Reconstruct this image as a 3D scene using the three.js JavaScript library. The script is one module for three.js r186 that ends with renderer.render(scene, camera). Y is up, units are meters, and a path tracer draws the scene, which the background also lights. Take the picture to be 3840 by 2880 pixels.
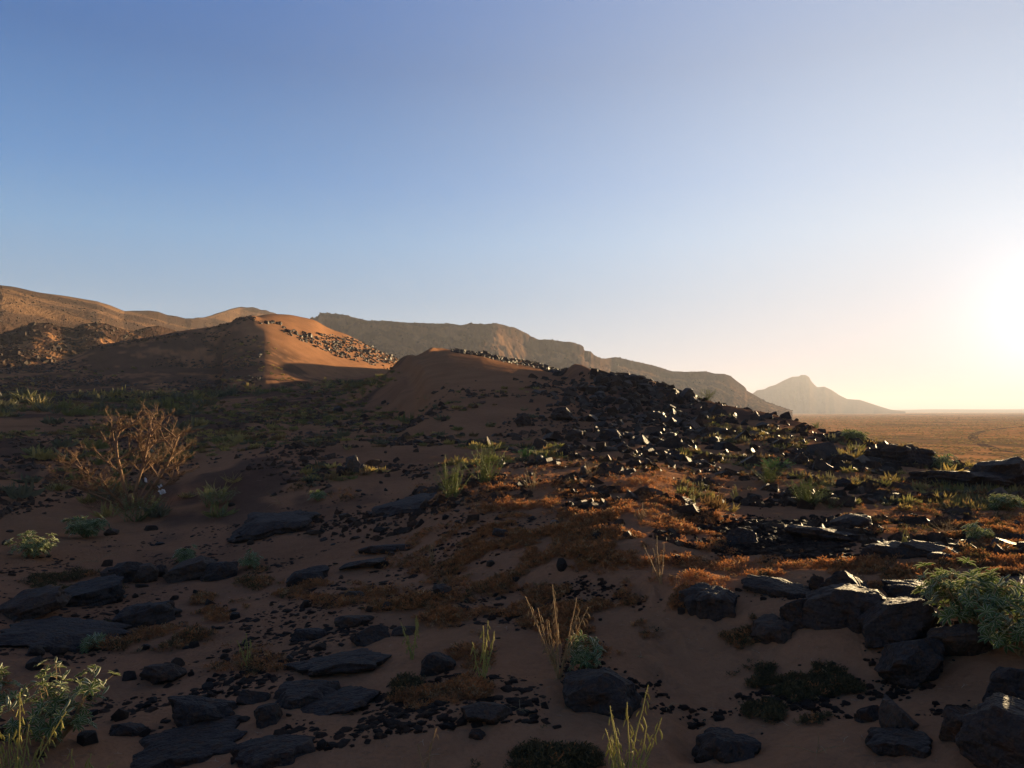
import * as THREE from 'three';
import { ConvexGeometry } from 'three/addons/geometries/ConvexGeometry.js';
import { mergeGeometries } from 'three/addons/utils/BufferGeometryUtils.js';

// ---------------------------------------------------------------- camera, sky, sun, exposure
const scene = new THREE.Scene();
const FOCAL = 787, EYE = 1.6, PITCH = Math.atan(27 / FOCAL);
const camera = new THREE.PerspectiveCamera(2 * Math.atan(384 / FOCAL) * 180 / Math.PI, 1024 / 768, 0.1, 60000);
camera.position.set(0, EYE, 0);
camera.rotation.x = PITCH;
const renderer = new THREE.WebGLRenderer({ antialias: true });
renderer.setSize(1024, 768);
renderer.toneMapping = THREE.LinearToneMapping;
renderer.shadowMap.enabled = true;
const EXPOSURE = 4.6;
renderer.toneMappingExposure = EXPOSURE;

const SUN_AZ = 35.0 * Math.PI / 180, SUN_EL = 5.3 * Math.PI / 180;
const sunDir = new THREE.Vector3(Math.sin(SUN_AZ) * Math.cos(SUN_EL), Math.sin(SUN_EL), -Math.cos(SUN_AZ) * Math.cos(SUN_EL));
const sun = new THREE.DirectionalLight(new THREE.Color().setRGB(1.0, 0.735, 0.40), 5);
sun.name = 'sun';
sun.position.copy(sunDir).multiplyScalar(400);
sun.castShadow = true;
sun.shadow.radius = 1.3;
sun.shadow.mapSize.set(4096, 4096);
Object.assign(sun.shadow.camera, { left: -120, right: 120, top: 60, bottom: -60, near: 1, far: 900 });
scene.add(sun); scene.add(sun.target);

{ // clear dawn sky: deep blue overhead, pale at the horizon, warm white glow round the sun
  const W = 1024, Hh = 512, data = new Float32Array(W * Hh * 4);
  const lerp = (a, b, t) => a + (b - a) * t, sst = (a, b, x) => { const t = Math.min(1, Math.max(0, (x - a) / (b - a))); return t * t * (3 - 2 * t); };
  // [elevation deg, r, g, b] linear, as seen away from the sun
  const stops = [[-5, .27, .37, .48], [0, .27, .37, .48], [5, .21, .36, .52], [8, .15, .325, .53], [12, .12, .32, .585], [16, .06, .24, .545], [23.4, .016, .14, .41], [28, .014, .135, .43], [45, .018, .08, .25], [90, .010, .04, .135]];
  const at = (e) => { for (let i = 1; i < stops.length; i++) if (e <= stops[i][0]) { const a = stops[i - 1], b = stops[i], t = (e - a[0]) / (b[0] - a[0]); return [1, 2, 3].map(k => lerp(a[k], b[k], t)); } return stops[stops.length - 1].slice(1); };
  for (let j = 0; j < Hh; j++) {
    const el = ((j + .5) / Hh - .5) * Math.PI, base0 = at(el * 180 / Math.PI);
    for (let i = 0; i < W; i++) {
      const base = base0.slice(), phi = ((i + .5) / W - .5) * 2 * Math.PI, c = Math.cos(el);
      const x = c * Math.cos(phi), y = Math.sin(el), z = c * Math.sin(phi);
      const cosg = x * sunDir.x + y * sunDir.y + z * sunDir.z, g = Math.acos(Math.min(1, Math.max(-1, cosg))) * 180 / Math.PI;
      // wide pale aureole and the glare close to the disc
      const wide = Math.exp(-Math.pow(g / 36, 2)), mid = Math.exp(-Math.pow(g / 19, 2)), inner = Math.exp(-Math.pow(g / 3.6, 1.2));
      const low = Math.exp(-Math.max(0, el * 180 / Math.PI) / 10);
      base[1] *= 1 - .20 * mid; base[2] *= 1 - .26 * mid;
      const r = base[0] + wide * (.575 + .06 * low) + mid * .10 + inner * .62;
      const gg = base[1] + wide * (.555 - .15 * low) + mid * .09 + inner * .58;
      const b = base[2] + wide * (.44 - .13 * low) + mid * .09 + inner * .60;
      const k = (j * W + i) * 4;
      data[k] = r / EXPOSURE; data[k + 1] = gg / EXPOSURE; data[k + 2] = b / EXPOSURE; data[k + 3] = 1;
    }
  }
  const sky = new THREE.DataTexture(data, W, Hh, THREE.RGBAFormat, THREE.FloatType);
  sky.mapping = THREE.EquirectangularReflectionMapping; sky.magFilter = THREE.LinearFilter; sky.minFilter = THREE.LinearFilter; sky.needsUpdate = true;
  scene.background = sky; scene.environment = sky;
}
scene.fog = new THREE.FogExp2(new THREE.Color().setRGB(0.90, 0.92, 1.0), 0.0001);

// ---------------------------------------------------------------- small helpers
function rng(seed) { let s = seed >>> 0; return () => { s = (s + 0x6D2B79F5) >>> 0; let t = s; t = Math.imul(t ^ (t >>> 15), t | 1); t ^= t + Math.imul(t ^ (t >>> 7), t | 61); return ((t ^ (t >>> 14)) >>> 0) / 4294967296; }; }
const clamp = (x, a, b) => Math.min(b, Math.max(a, x)), mix = (a, b, t) => a + (b - a) * t;
const smooth = (a, b, x) => { const t = clamp((x - a) / (b - a), 0, 1); return t * t * (3 - 2 * t); };
const box = (v, a, b, soft) => smooth(a - soft, a + soft, v) * (1 - smooth(b - soft, b + soft, v));
const perm = new Uint8Array(512); { const r = rng(77), p = [...Array(256).keys()]; for (let i = 255; i > 0; i--) { const j = Math.floor(r() * (i + 1)); [p[i], p[j]] = [p[j], p[i]]; } for (let i = 0; i < 512; i++) perm[i] = p[i & 255]; }
const GR = []; for (let i = 0; i < 256; i++) { const a = i / 256 * Math.PI * 2 * 7.31; GR.push([Math.cos(a), Math.sin(a)]); }
function noise2(x, y) {
  const X = Math.floor(x), Y = Math.floor(y), fx = x - X, fy = y - Y, u = fx * fx * fx * (fx * (fx * 6 - 15) + 10), v = fy * fy * fy * (fy * (fy * 6 - 15) + 10);
  const g = (i, j) => { const q = GR[perm[(perm[(X + i) & 255] + Y + j) & 255]]; return q[0] * (fx - i) + q[1] * (fy - j); };
  return 1.5 * mix(mix(g(0, 0), g(1, 0), u), mix(g(0, 1), g(1, 1), u), v);
}
function fbm(x, y, oct, gain = .5) { let s = 0, a = 1, f = 1; for (let i = 0; i < oct; i++) { s += a * noise2(x * f + i * 17.3, y * f - i * 9.1); a *= gain; f *= 2.03; } return s; }
function noise3(x, y, z) { // three slices blended; enough for rock skins
  const Z = Math.floor(z), f = z - Z, w = f * f * (3 - 2 * f);
  return mix(noise2(x + Z * 37.7, y - Z * 21.3), noise2(x + (Z + 1) * 37.7, y - (Z + 1) * 21.3), w);
}
const used = {};
function numbered(name) { const n = used[name] = (used[name] ?? -1) + 1; return n ? `${name}_${String(n).padStart(3, '0')}` : name; }
function shadows(o) { o.traverse(m => { if (m.isMesh) { m.castShadow = true; m.receiveShadow = true; } }); return o; }
function tag(o, label, category, group) { o.userData.label = label; o.userData.category = category; if (group) o.userData.group = group; return o; }
function structure(o) { o.userData.kind = 'structure'; return o; }
function mesh(name, geo, mat, parent) { const m = new THREE.Mesh(geo, mat); m.name = parent && parent !== scene ? name : numbered(name); (parent ?? scene).add(m); m.castShadow = m.receiveShadow = true; return m; }
function thing(name, label, category, group) { const o = new THREE.Group(); o.name = numbered(name); tag(o, label, category, group); scene.add(o); return o; }
const lin = (r, g, b) => new THREE.Color().setRGB(r, g, b);

// line of sight measured on the photograph (1024 wide): azimuth and slope of a pixel
function sight(px, py) {
  const u = (px - 512) / FOCAL, v = (384 - py) / FOCAL, c = Math.cos(PITCH), s = Math.sin(PITCH);
  const x = u, y = v * c + s, f = c - v * s, h = Math.hypot(x, f);
  return { az: Math.atan2(x, f), slope: y / h };
}
const azOf = (px) => Math.atan2((px - 512) / FOCAL, Math.cos(PITCH));
const polar = (az, r) => [Math.sin(az) * r, -Math.cos(az) * r];

// ---------------------------------------------------------------- terrain: surveyed profiles by bearing, then relief
const PROFILES = [ // bearing (as photo column), then [photo row, distance] from the feet to the crest, then [distance, height] behind it
  [-420, [[768, 4.1], [690, 5.4], [630, 7.0], [590, 8.5], [550, 11], [515, 14], [480, 20], [445, 32], [415, 62], [396, 130], [383, 165], [372, 195]], [[250, 9], [600, 14]]],
  [0, [[768, 4.1], [690, 5.4], [630, 7.0], [590, 8.5], [550, 11], [515, 14], [480, 20], [445, 32], [415, 62], [394, 130], [379, 165], [368.5, 195]], [[250, 9], [600, 14]]],
  [55, [[768, 4.1], [690, 5.4], [630, 7.0], [590, 8.6], [550, 11], [515, 14], [480, 20], [445, 32], [415, 62], [394, 130], [377, 165], [362.5, 196]], [[250, 9], [600, 14]]],
  [100, [[768, 4.15], [690, 5.5], [630, 7.1], [590, 8.7], [550, 11.2], [515, 14.2], [480, 20], [445, 32], [415, 61], [393, 130], [373, 165], [346, 198]], [[255, 10], [600, 14]]],
  [150, [[768, 4.2], [690, 5.5], [630, 7.05], [590, 8.6], [550, 11.1], [515, 13.9], [480, 19], [445, 30], [415, 60], [391, 130], [370, 165], [338, 200]], [[260, 12], [600, 14]]],
  [200, [[768, 4.2], [690, 5.5], [630, 7.0], [590, 8.6], [550, 11], [515, 13.6], [480, 18.5], [445, 28], [415, 58], [390, 130], [368, 168], [328.5, 205]], [[270, 14], [600, 14]]],
  [250, [[768, 4.2], [690, 5.4], [630, 6.9], [590, 8.5], [550, 10.8], [515, 13.3], [480, 17.5], [445, 26], [415, 56], [388, 128], [367, 165], [321, 198]], [[280, 12], [600, 13]]],
  [264, [[768, 4.2], [690, 5.4], [630, 6.9], [590, 8.45], [550, 10.7], [515, 13.2], [480, 17.3], [445, 25.7], [415, 55], [388, 125], [372, 160], [336, 200]], [[290, 10], [600, 12]]],
  [300, [[768, 4.2], [690, 5.4], [630, 6.9], [590, 8.4], [550, 10.5], [515, 13], [480, 17], [445, 25], [415, 54], [388, 115], [383, 150], [372, 205]], [[310, 10], [600, 12]]],
  [325, [[768, 4.2], [690, 5.4], [630, 6.85], [590, 8.3], [550, 10.4], [515, 12.8], [480, 16.8], [445, 24.5], [415, 53], [388, 112], [384, 150], [378, 205]], [[310, 10], [600, 12]]],
  [350, [[768, 4.2], [690, 5.4], [630, 6.8], [590, 8.2], [550, 10.2], [515, 12.6], [480, 16.5], [445, 24], [415, 52], [387, 105], [383, 150], [379, 205]], [[310, 10], [600, 12]]],
  [380, [[768, 4.2], [690, 5.35], [630, 6.8], [590, 8.15], [550, 10.1], [515, 12.4], [480, 16.5], [445, 24], [415, 48], [387, 68], [380, 108], [378, 190]], [[300, 10], [550, 10]]],
  [394, [[768, 4.2], [690, 5.3], [630, 6.8], [590, 8.1], [550, 10], [515, 12.3], [480, 16.5], [445, 24], [415, 46], [388, 57], [375.5, 77], [374, 108]], [[290, 9], [520, 9]]],
  [409, [[768, 4.2], [690, 5.3], [630, 6.8], [590, 8.1], [550, 10], [515, 12.3], [480, 16.5], [445, 24], [415, 39], [388, 54], [372, 68], [361.5, 90]], [[136, 2.5], [215, 14]]],  // unseen rise behind the low dune starts here, added to shade the big dune
  [425, [[768, 4.2], [690, 5.3], [630, 6.75], [590, 8.0], [550, 9.9], [515, 12.1], [480, 16.5], [445, 24.5], [415, 33], [389, 42], [370, 55], [355.5, 82]], [[130, 3], [190, 14.5]]],
  [450, [[768, 4.2], [690, 5.25], [630, 6.7], [590, 7.9], [550, 9.8], [515, 12], [480, 16.5], [445, 25], [415, 31.5], [391, 38], [371.5, 51], [351, 96]], [[145, 3], [190, 15]]],
  [500, [[768, 4.15], [690, 5.2], [630, 6.5], [590, 7.6], [550, 9.4], [515, 11.8], [480, 16], [445, 25], [415, 31], [395, 36], [376.5, 47], [357.5, 114]], [[152, 2], [196, 13.5]]],  // last bearing of the added unseen rise
  [535, [[768, 4.1], [690, 5.15], [630, 6.4], [590, 7.4], [550, 9.1], [515, 11.5], [480, 15.6], [445, 24.2], [415, 30.5], [397, 35], [381.5, 45], [364.5, 124]], [[165, -1], [260, -8]]],
  [560, [[768, 4.1], [690, 5.1], [630, 6.3], [590, 7.2], [550, 8.9], [515, 11.2], [480, 15.3], [445, 23.5], [415, 30.5], [398, 34.5], [386.5, 42], [371, 128]], [[170, -2], [240, -12]]],
  [600, [[768, 4.1], [690, 5.05], [630, 6.2], [590, 7.0], [550, 8.6], [515, 11], [480, 15], [445, 22.5], [415, 31], [395, 37.5], [382, 41], [373.5, 44]], [[72, -4], [160, -14]]],
  [640, [[768, 4.05], [690, 5.0], [630, 6.1], [590, 6.9], [550, 8.5], [515, 10.8], [480, 14.8], [445, 22], [420, 29], [400, 36], [387, 40], [378, 43]], [[65, -5], [150, -14]]],
  [700, [[768, 4.0], [690, 5.0], [630, 6.0], [592, 6.7], [555, 8.2], [520, 10.4], [490, 13.6], [460, 18.5], [435, 25], [416, 32], [405, 36], [398, 39]], [[60, -6], [140, -14]]],
  [750, [[768, 4.0], [690, 5.0], [635, 5.9], [592, 6.7], [555, 8.2], [525, 10.2], [495, 13.2], [465, 18], [440, 24], [425, 30], [415.5, 33.5], [410, 36]], [[56, -6], [130, -14]]],
  [800, [[768, 3.95], [690, 4.95], [640, 5.7], [595, 6.6], [560, 7.8], [530, 9.7], [500, 12.6], [472, 16.8], [450, 22], [436, 26.5], [428, 30], [423, 32.5]], [[52, -6], [125, -14]]],
  [850, [[768, 3.95], [690, 4.95], [640, 5.65], [598, 6.5], [565, 7.6], [535, 9.3], [508, 12], [482, 15.8], [462, 20], [450, 24.5], [443, 27.5], [439.5, 30]], [[48, -6], [120, -14]]],
  [900, [[768, 3.9], [690, 4.9], [645, 5.6], [600, 6.5], [570, 7.4], [540, 9], [512, 11.6], [490, 14.8], [472, 18.5], [459, 22.5], [451, 25.5], [446.5, 27.5]], [[45, -6], [115, -14]]],
  [960, [[768, 3.85], [690, 4.85], [645, 5.5], [605, 6.4], [575, 7.2], [548, 8.6], [522, 10.9], [503, 13.5], [488, 16], [477, 19], [469, 21.5], [464, 24]], [[40, -6], [110, -14]]],
  [1024, [[768, 3.8], [690, 4.8], [650, 5.4], [612, 6.2], [585, 6.9], [558, 8.2], [535, 10], [516, 12], [502, 14], [492, 16], [487, 17.5], [484, 19]], [[34, -6], [100, -14]]],
  [1300, [[768, 3.6], [690, 4.5], [650, 5.1], [615, 5.8], [590, 6.4], [568, 7.4], [548, 8.8], [533, 10], [520, 11.5], [512, 12.6], [508, 13.6], [505, 14.5]], [[28, -6], [90, -14]]],
];
const PLAIN = -14;
const KN = 17; // feet, 12 sighted, 2 behind, far, edge
const cols = PROFILES.map(([px, near, back]) => {
  const L = [], Hs = [];
  L.push(Math.log(1.2)); Hs.push(-0.12);
  // the ground falls away to the west of the track: distances there are longer at the same angle of sight
  const west = px < 480 ? .27 * smooth(480, 20, px) : 0, swell = -.15 * box(px, 440, 690, 50), bank = 0 * box(px, 600, 820, 40), east = smooth(600, 700, px);
  near.forEach(([py, r0], k) => { const s = sight(px, py), r = r0 * (1 + west * (k < 6 ? 1 : Math.max(0, 1 - (k - 5) / 4)) + swell * [0, 0, 0, 0, .62, 1, 1, .4, 0, 0, 0, 0][k] + (k === 3 || k === 4 ? bank : 0) + east * [.07, .065, .03, -.005, 0, 0, 0, 0, 0, 0, 0, 0][k]); L.push(Math.log(r)); Hs.push(EYE + s.slope * r); });
  for (const [r, h] of back) { L.push(Math.log(r)); Hs.push(h); }
  const end = back[1][1];
  L.push(Math.log(2500)); Hs.push(end > PLAIN ? mix(end, PLAIN, .7) : PLAIN);
  L.push(Math.log(16000)); Hs.push(PLAIN - 2);
  return { az: azOf(px), L, H: Hs };
});
function pchip(xs, ys) { // monotone slopes
  const n = xs.length, d = [], m = new Array(n).fill(0);
  for (let i = 0; i < n - 1; i++) d.push((ys[i + 1] - ys[i]) / (xs[i + 1] - xs[i]));
  for (let i = 1; i < n - 1; i++) { if (d[i - 1] * d[i] <= 0) m[i] = 0; else { const h0 = xs[i] - xs[i - 1], h1 = xs[i + 1] - xs[i], w1 = 2 * h1 + h0, w2 = h1 + 2 * h0; m[i] = (w1 + w2) / (w1 / d[i - 1] + w2 / d[i]); } }
  m[0] = d[0]; m[n - 1] = d[n - 2];
  return m;
}
function herm(x0, x1, y0, y1, m0, m1, x) { const h = x1 - x0, t = (x - x0) / h, t2 = t * t, t3 = t2 * t; return y0 * (2 * t3 - 3 * t2 + 1) + h * m0 * (t3 - 2 * t2 + t) + y1 * (3 * t2 - 2 * t3) + h * m1 * (t3 - t2); }
// knot tables by bearing
const AZ0 = -62 * Math.PI / 180, AZ1 = 62 * Math.PI / 180, AZN = 1600;
const table = [];
{
  const xs = cols.map(c => c.az), KL = [], KH = [];
  for (let k = 0; k < KN; k++) { KL.push({ y: cols.map(c => c.L[k]) }); KH.push({ y: cols.map(c => c.H[k]) }); KL[k].m = pchip(xs, KL[k].y); KH[k].m = pchip(xs, KH[k].y); }
  for (let i = 0; i <= AZN; i++) {
    const az = clamp(mix(AZ0, AZ1, i / AZN), xs[0], xs[xs.length - 1]);
    let c = 0; while (c < xs.length - 2 && az > xs[c + 1]) c++;
    const ev = (K) => herm(xs[c], xs[c + 1], K.y[c], K.y[c + 1], K.m[c], K.m[c + 1], az);
    const L = KL.map(ev), Hs = KH.map(ev);
    table.push({ L, H: Hs, m: pchip(L, Hs) });
  }
}
function along(t, l) {
  const { L, H, m } = t; if (l <= L[0]) return H[0]; if (l >= L[KN - 1]) return H[KN - 1];
  let k = 0; while (l > L[k + 1]) k++;
  return herm(L[k], L[k + 1], H[k], H[k + 1], m[k], m[k + 1], l);
}
function baseHeight(az, r) {
  if (r > 30 && r < 170 && az > -.25 && az < .05) { const b = box(az, -.18, -.06, .04) * smooth(30, 45, r) * (1 - smooth(120, 165, r)); az += b * (.016 * noise2(r / 17, 3.3) + .006 * noise2(r / 5, 8.1) + .010 * (r - 70) / 40); }
  const f = clamp((az - AZ0) / (AZ1 - AZ0), 0, 1) * AZN, i = Math.min(AZN - 1, Math.floor(f)), l = Math.log(Math.max(r, 0.05));
  return mix(along(table[i], l), along(table[i + 1], l), f - i);
}
const pxOf = (az) => 512 + FOCAL * Math.tan(clamp(az, -1.4, 1.4)) * Math.cos(PITCH);
function bearing(x, z) { return { az: Math.atan2(x, -z), r: Math.hypot(x, z) }; }
// how much of the surface is blown sand (the two dunes and the sandy hollows)
function duneShare(px, r) {
  const near = box(px, 408, 562, 12) * box(r, 40, 134, 5);
  const far = box(px, 240, 410, 12) * box(r, 168, 345, 8);
  return Math.max(near, far);
}
// footprints crossing the bare sand
const FEET = [[648, 604, .2, .9], [640, 626, -.1, 1], [664, 630, .3, 1], [652, 652, .2, 1], [668, 660, 0, 1.1], [648, 684, .3, 1], [664, 690, -.2, 1.1], [690, 722, .3, 1], [690, 744, .2, 1.2], [716, 738, .4, 1], [730, 704, .3, .9]].map(([px, py, t, s]) => { const g = sight(px, py), r = (EYE + .22) / -g.slope, [x, z] = polar(g.az, r); return [x, z, t, s]; });
// the big dune: crest as seen, its distance, and where its apron begins
const DUNE_SKY = [[222, 352], [234, 326], [246, 320.5], [253, 317], [264, 314.6], [276, 314], [288, 314.6], [300, 316.8], [311, 319.2], [317, 321.6], [324, 325.8], [333, 330], [345, 334], [354.5, 338.5], [366.6, 344.5], [378.6, 350.5], [390.7, 356], [400, 360.5], [412, 370], [422, 384]], DUNE_DIST = [[222, 188], [240, 197], [260, 212], [280, 230], [300, 247], [333, 268], [366, 284], [422, 304]], DUNE_BENCH = [[222, 162, 360], [242, 160, 352], [262, 160, 350], [282, 164, 353], [300, 170, 356], [333, 187, 360], [366, 208, 363], [395, 234, 365], [422, 264, 388]];
function lineAt(pts, x) { if (x <= pts[0][0]) return pts[0][1]; for (let i = 1; i < pts.length; i++) if (x <= pts[i][0]) return mix(pts[i - 1][1], pts[i][1], (x - pts[i - 1][0]) / (pts[i][0] - pts[i - 1][0])); return pts[pts.length - 1][1]; }
function curveOf(pts, c = 1) { const xs = pts.map(p => p[0]), ys = pts.map(p => p[c]), m = pchip(xs, ys); return (x) => { if (x <= xs[0]) return ys[0]; if (x >= xs[xs.length - 1]) return ys[ys.length - 1]; let k = 0; while (x > xs[k + 1]) k++; return herm(xs[k], xs[k + 1], ys[k], ys[k + 1], m[k], m[k + 1], x); }; }
const duneSky = curveOf(DUNE_SKY), duneDist = curveOf(DUNE_DIST), benchDist = curveOf(DUNE_BENCH), benchSky = curveOf(DUNE_BENCH, 2);
function duneHeight(px, r) {
  if (px < 223 || px > 421 || r < 116 || r > 370) return -99;
  const R = duneDist(px), S = benchDist(px), F = S - 40; if (r < F) return 5 - (F - r) * .9;
  const top = EYE + sight(px, duneSky(px)).slope * R, bench = EYE + sight(px, benchSky(px)).slope * S, low = 5;
  if (r > R) return top - (r - R) * .28;
  if (r < S) { const t = (r - F) / 40; return mix(low, bench, t * t * (2 - t)); } // steep shaded apron
  const t = (r - S) / (R - S), pc = 244 + 24 * smooth(.8, .1, t) + 3 * Math.sin(t * 9), hollow = .3 * Math.sin(Math.PI * t) * Math.tanh((px - pc) / 16) * Math.exp(-Math.pow((px - pc) / 34, 2));
  return mix(bench, top, .55 * t + .45 * (1 - Math.pow(1 - t, 1.6))) + hollow;
}
// the low dune: an even slope from its foot to its crest
const LOW_DUNE = [[402, 57, 376, 94, 366], [414, 55, 372.5, 86, 359.5], [426, 53, 370, 84, 355], [438, 52, 370.5, 90, 351.5], [450, 50, 371.5, 96, 349.8], [480, 48.5, 374.5, 106, 351.8], [500, 47, 376.5, 114, 357.5], [535, 45, 381.5, 124, 364.5], [578, 42, 390, 130, 376]], lowFoot = curveOf(LOW_DUNE, 1), lowFootSky = curveOf(LOW_DUNE, 2), lowCrest = curveOf(LOW_DUNE, 3), lowCrestSky = curveOf(LOW_DUNE, 4);
function lowDune(px, r, h) {
  const S = lowFoot(px), R = lowCrest(px), w = box(px, 416, 566, 10) * box(r, S + 1, R - 2, 3); if (w <= 0) return h;
  return mix(h, mix(EYE + sight(px, lowFootSky(px)).slope * S, EYE + sight(px, lowCrestSky(px)).slope * R, (r - S) / (R - S)), w);
}
function landHeight(x, z) {
  const { az, r } = bearing(x, z), a = Math.abs(az), px = pxOf(az);
  let h = baseHeight(az, r);
  const back = smooth(55 * Math.PI / 180, 110 * Math.PI / 180, a);
  if (back > 0) h = mix(h, mix(-0.15, PLAIN, smooth(14, 110, r)) + 0.3 * fbm(x / 9, z / 9, 2), back);
  if (px > 402 && px < 580 && r > 38 && r < 136 && a < 1) h = lowDune(px, r, h);
  const dune = a < 1.1 ? duneShare(px, r) : 0;
  const calm = (1 - .9 * dune) * (1 - smooth(260, 500, r));
  const big = clamp(r / 14, .5, 7), fine = smooth(1.5, 4, r);
  h += calm * fine * (.045 * big * fbm(x / (2.2 * big) + 3.1, z / (2.2 * big), 3) + .016 * Math.min(big, 2.5) * fbm(x / .55, z / .55, 3));
  // drifts of sand held by the low plants
  if (r < 22 && r > 4) { const m = Math.max(0, fbm(x / 1.5 + 40, z / .9 + 7, 2)); h += .075 * m * fine; }
  for (const [fx, fz, ft, s] of FEET) { const dx = x - fx, dz = z - fz; if (dx * dx + dz * dz < .2) { const c = Math.cos(ft), n = Math.sin(ft), u = (dx * c + dz * n) / (.075 * s), v = (-dx * n + dz * c) / (.155 * s), q = u * u + v * v; h += -.034 * s * Math.exp(-q * 1.1) + .012 * s * Math.exp(-Math.pow(Math.sqrt(q) - 1.45, 2) * 7); } }
  if (a < 1.1) { // the low dune keeps a slip face: soft swell
    if (px > 395 && px < 580 && r > 34 && r < 145) h += .16 * Math.sin((px - 400) / 34 + r / 12) * dune;
    if (px > 222 && px < 422 && r > 116 && r < 372) { // big dune: a curved brink with a shaded hollow on its near side
      const d = duneHeight(px, r), k = 4.5, q = clamp(.5 + .5 * (d - h) / k, 0, 1); if (d > -90) h = mix(h, d, q) + k * q * (1 - q);
    }
  }
  return h;
}
function patchMesh(azs, rs, height, color, uvScale = 1) { // sheet over bearings and distances; uv in metres on the ground
  const na = azs.length, nr = rs.length, pos = new Float32Array(na * nr * 3), uv = new Float32Array(na * nr * 2), col = color ? new Float32Array(na * nr * 3) : null, idx = [];
  for (let i = 0; i < nr; i++) for (let j = 0; j < na; j++) {
    const [x, z] = polar(azs[j], rs[i]), k = i * na + j, y = height(x, z, azs[j], rs[i]);
    pos[k * 3] = x; pos[k * 3 + 1] = y; pos[k * 3 + 2] = z; uv[k * 2] = x / uvScale; uv[k * 2 + 1] = z / uvScale;
    if (color) { const c = color(x, z, azs[j], rs[i], y); col.set(c, k * 3); }
    if (i && j) { const a = k - na - 1, b = k - na, c = k - 1, d = k; idx.push(a, b, c, b, d, c); }
  }
  const g = new THREE.BufferGeometry();
  g.setAttribute('position', new THREE.BufferAttribute(pos, 3)); g.setAttribute('uv', new THREE.BufferAttribute(uv, 2));
  if (col) g.setAttribute('color', new THREE.BufferAttribute(col, 3));
  g.setIndex(idx); g.computeVertexNormals();
  return g;
}
function tile(n, f, opts = {}) { // repeatable texture from a function of (u, v) on a torus
  const d = new Uint8Array(n * n * 4);
  for (let j = 0; j < n; j++) for (let i = 0; i < n; i++) { const c = f(i / n, j / n, i, j), k = (j * n + i) * 4; d[k] = clamp(c[0], 0, 1) * 255; d[k + 1] = clamp(c[1], 0, 1) * 255; d[k + 2] = clamp(c[2], 0, 1) * 255; d[k + 3] = 255; }
  const t = new THREE.DataTexture(d, n, n, THREE.RGBAFormat); t.wrapS = t.wrapT = THREE.RepeatWrapping; t.magFilter = THREE.LinearFilter; t.minFilter = THREE.LinearMipmapLinearFilter; t.generateMipmaps = true; t.anisotropy = 8;
  if (opts.srgb) t.colorSpace = THREE.SRGBColorSpace; t.needsUpdate = true; return t;
}
function wrapNoise(p, seed) { const r = rng(seed), v = new Float32Array(p * p).map(() => r()); return (u, w) => { const x = u * p, y = w * p, X = Math.floor(x), Y = Math.floor(y), fx = x - X, fy = y - Y, a = fx * fx * (3 - 2 * fx), b = fy * fy * (3 - 2 * fy), g = (i, j) => v[((Y + j) % p + p) % p * p + ((X + i) % p + p) % p]; return mix(mix(g(0, 0), g(1, 0), a), mix(g(0, 1), g(1, 1), a), b); }; }

// sand: grain and small ripples
const sN = [8, 23, 61, 128].map((p, i) => wrapNoise(p, 11 + i)), gr = rng(5);
const sandTint = tile(512, (u, v) => { const a = sN[0](u, v) * .25 + sN[1](u, v) * .25 + sN[2](u, v) * .25 + gr() * .35, k = .74 + .42 * (a - .1); const dark = gr() < .02 ? .55 : 1; return [k * dark, k * dark * .985, k * dark * .97]; });
const gb = rng(9);
const sandBump = tile(512, (u, v) => { const w = Math.sin((u * 3 + v * 11 + .35 * sN[0](u, v) + .12 * sN[1](u, v)) * 2 * Math.PI) * .5 + .5; const k = .30 * w * smooth(.3, .7, sN[0](u + .3, v)) + .45 * sN[2](u, v) + .2 * sN[1](u, v) + .12 * gb(); return [k, k, k]; });
const SAND = [.31, .152, .076], STONY = [.058, .045, .038], SOIL = [.22, .108, .062];
const groundMat = new THREE.MeshPhysicalMaterial({ specularIntensity: 0, name: 'red_sand', vertexColors: true, map: sandTint, bumpMap: sandBump, bumpScale: .012, roughness: .95 });
function mixc(a, b, t) { return [mix(a[0], b[0], t), mix(a[1], b[1], t), mix(a[2], b[2], t)]; }
// share of dark stone chips lying on the sand
function stonyShare(x, z, az, r) {
  const px = pxOf(az);
  if (Math.abs(az) > 1.2 || r > 420) return 0;
  if (r < 11) return 0;
  const dune = duneShare(px, r);
  let want = .42 + .08 * smooth(330, 250, px) - .34 * box(px, 340, 560, 40) * box(r, 16, 62, 6) + .12 * smooth(540, 600, px) * smooth(20, 30, r) + .14 * box(px, 60, 300, 30) * box(r, 100, 190, 14);
  const s = Math.min(1, r / 60), n = .5 + .33 * fbm(x / (1.6 + 7 * s), z / (1.6 + 9 * s), 4, .62) + .16 * fbm(x / (.4 + 1.6 * s), z / (.4 + 1.6 * s), 2);
  return smooth(1 - want - .06, 1 - want + .10, n) * smooth(10, 17, r) * (1 - dune);
}
function groundColor(x, z, az, r) {
  const k = 1 + .16 * fbm(x / 3.3, z / 3.3, 3), t = stonyShare(x, z, az, r);
  let c = mixc(SAND, SOIL, clamp(.25 + .5 * fbm(x / 9 + 4, z / 9, 3), 0, .8) * (1 - duneShare(pxOf(az), r)));
  c = mixc(c, STONY, t * .66);
  return [c[0] * k, c[1] * k, c[2] * k];
}
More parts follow.
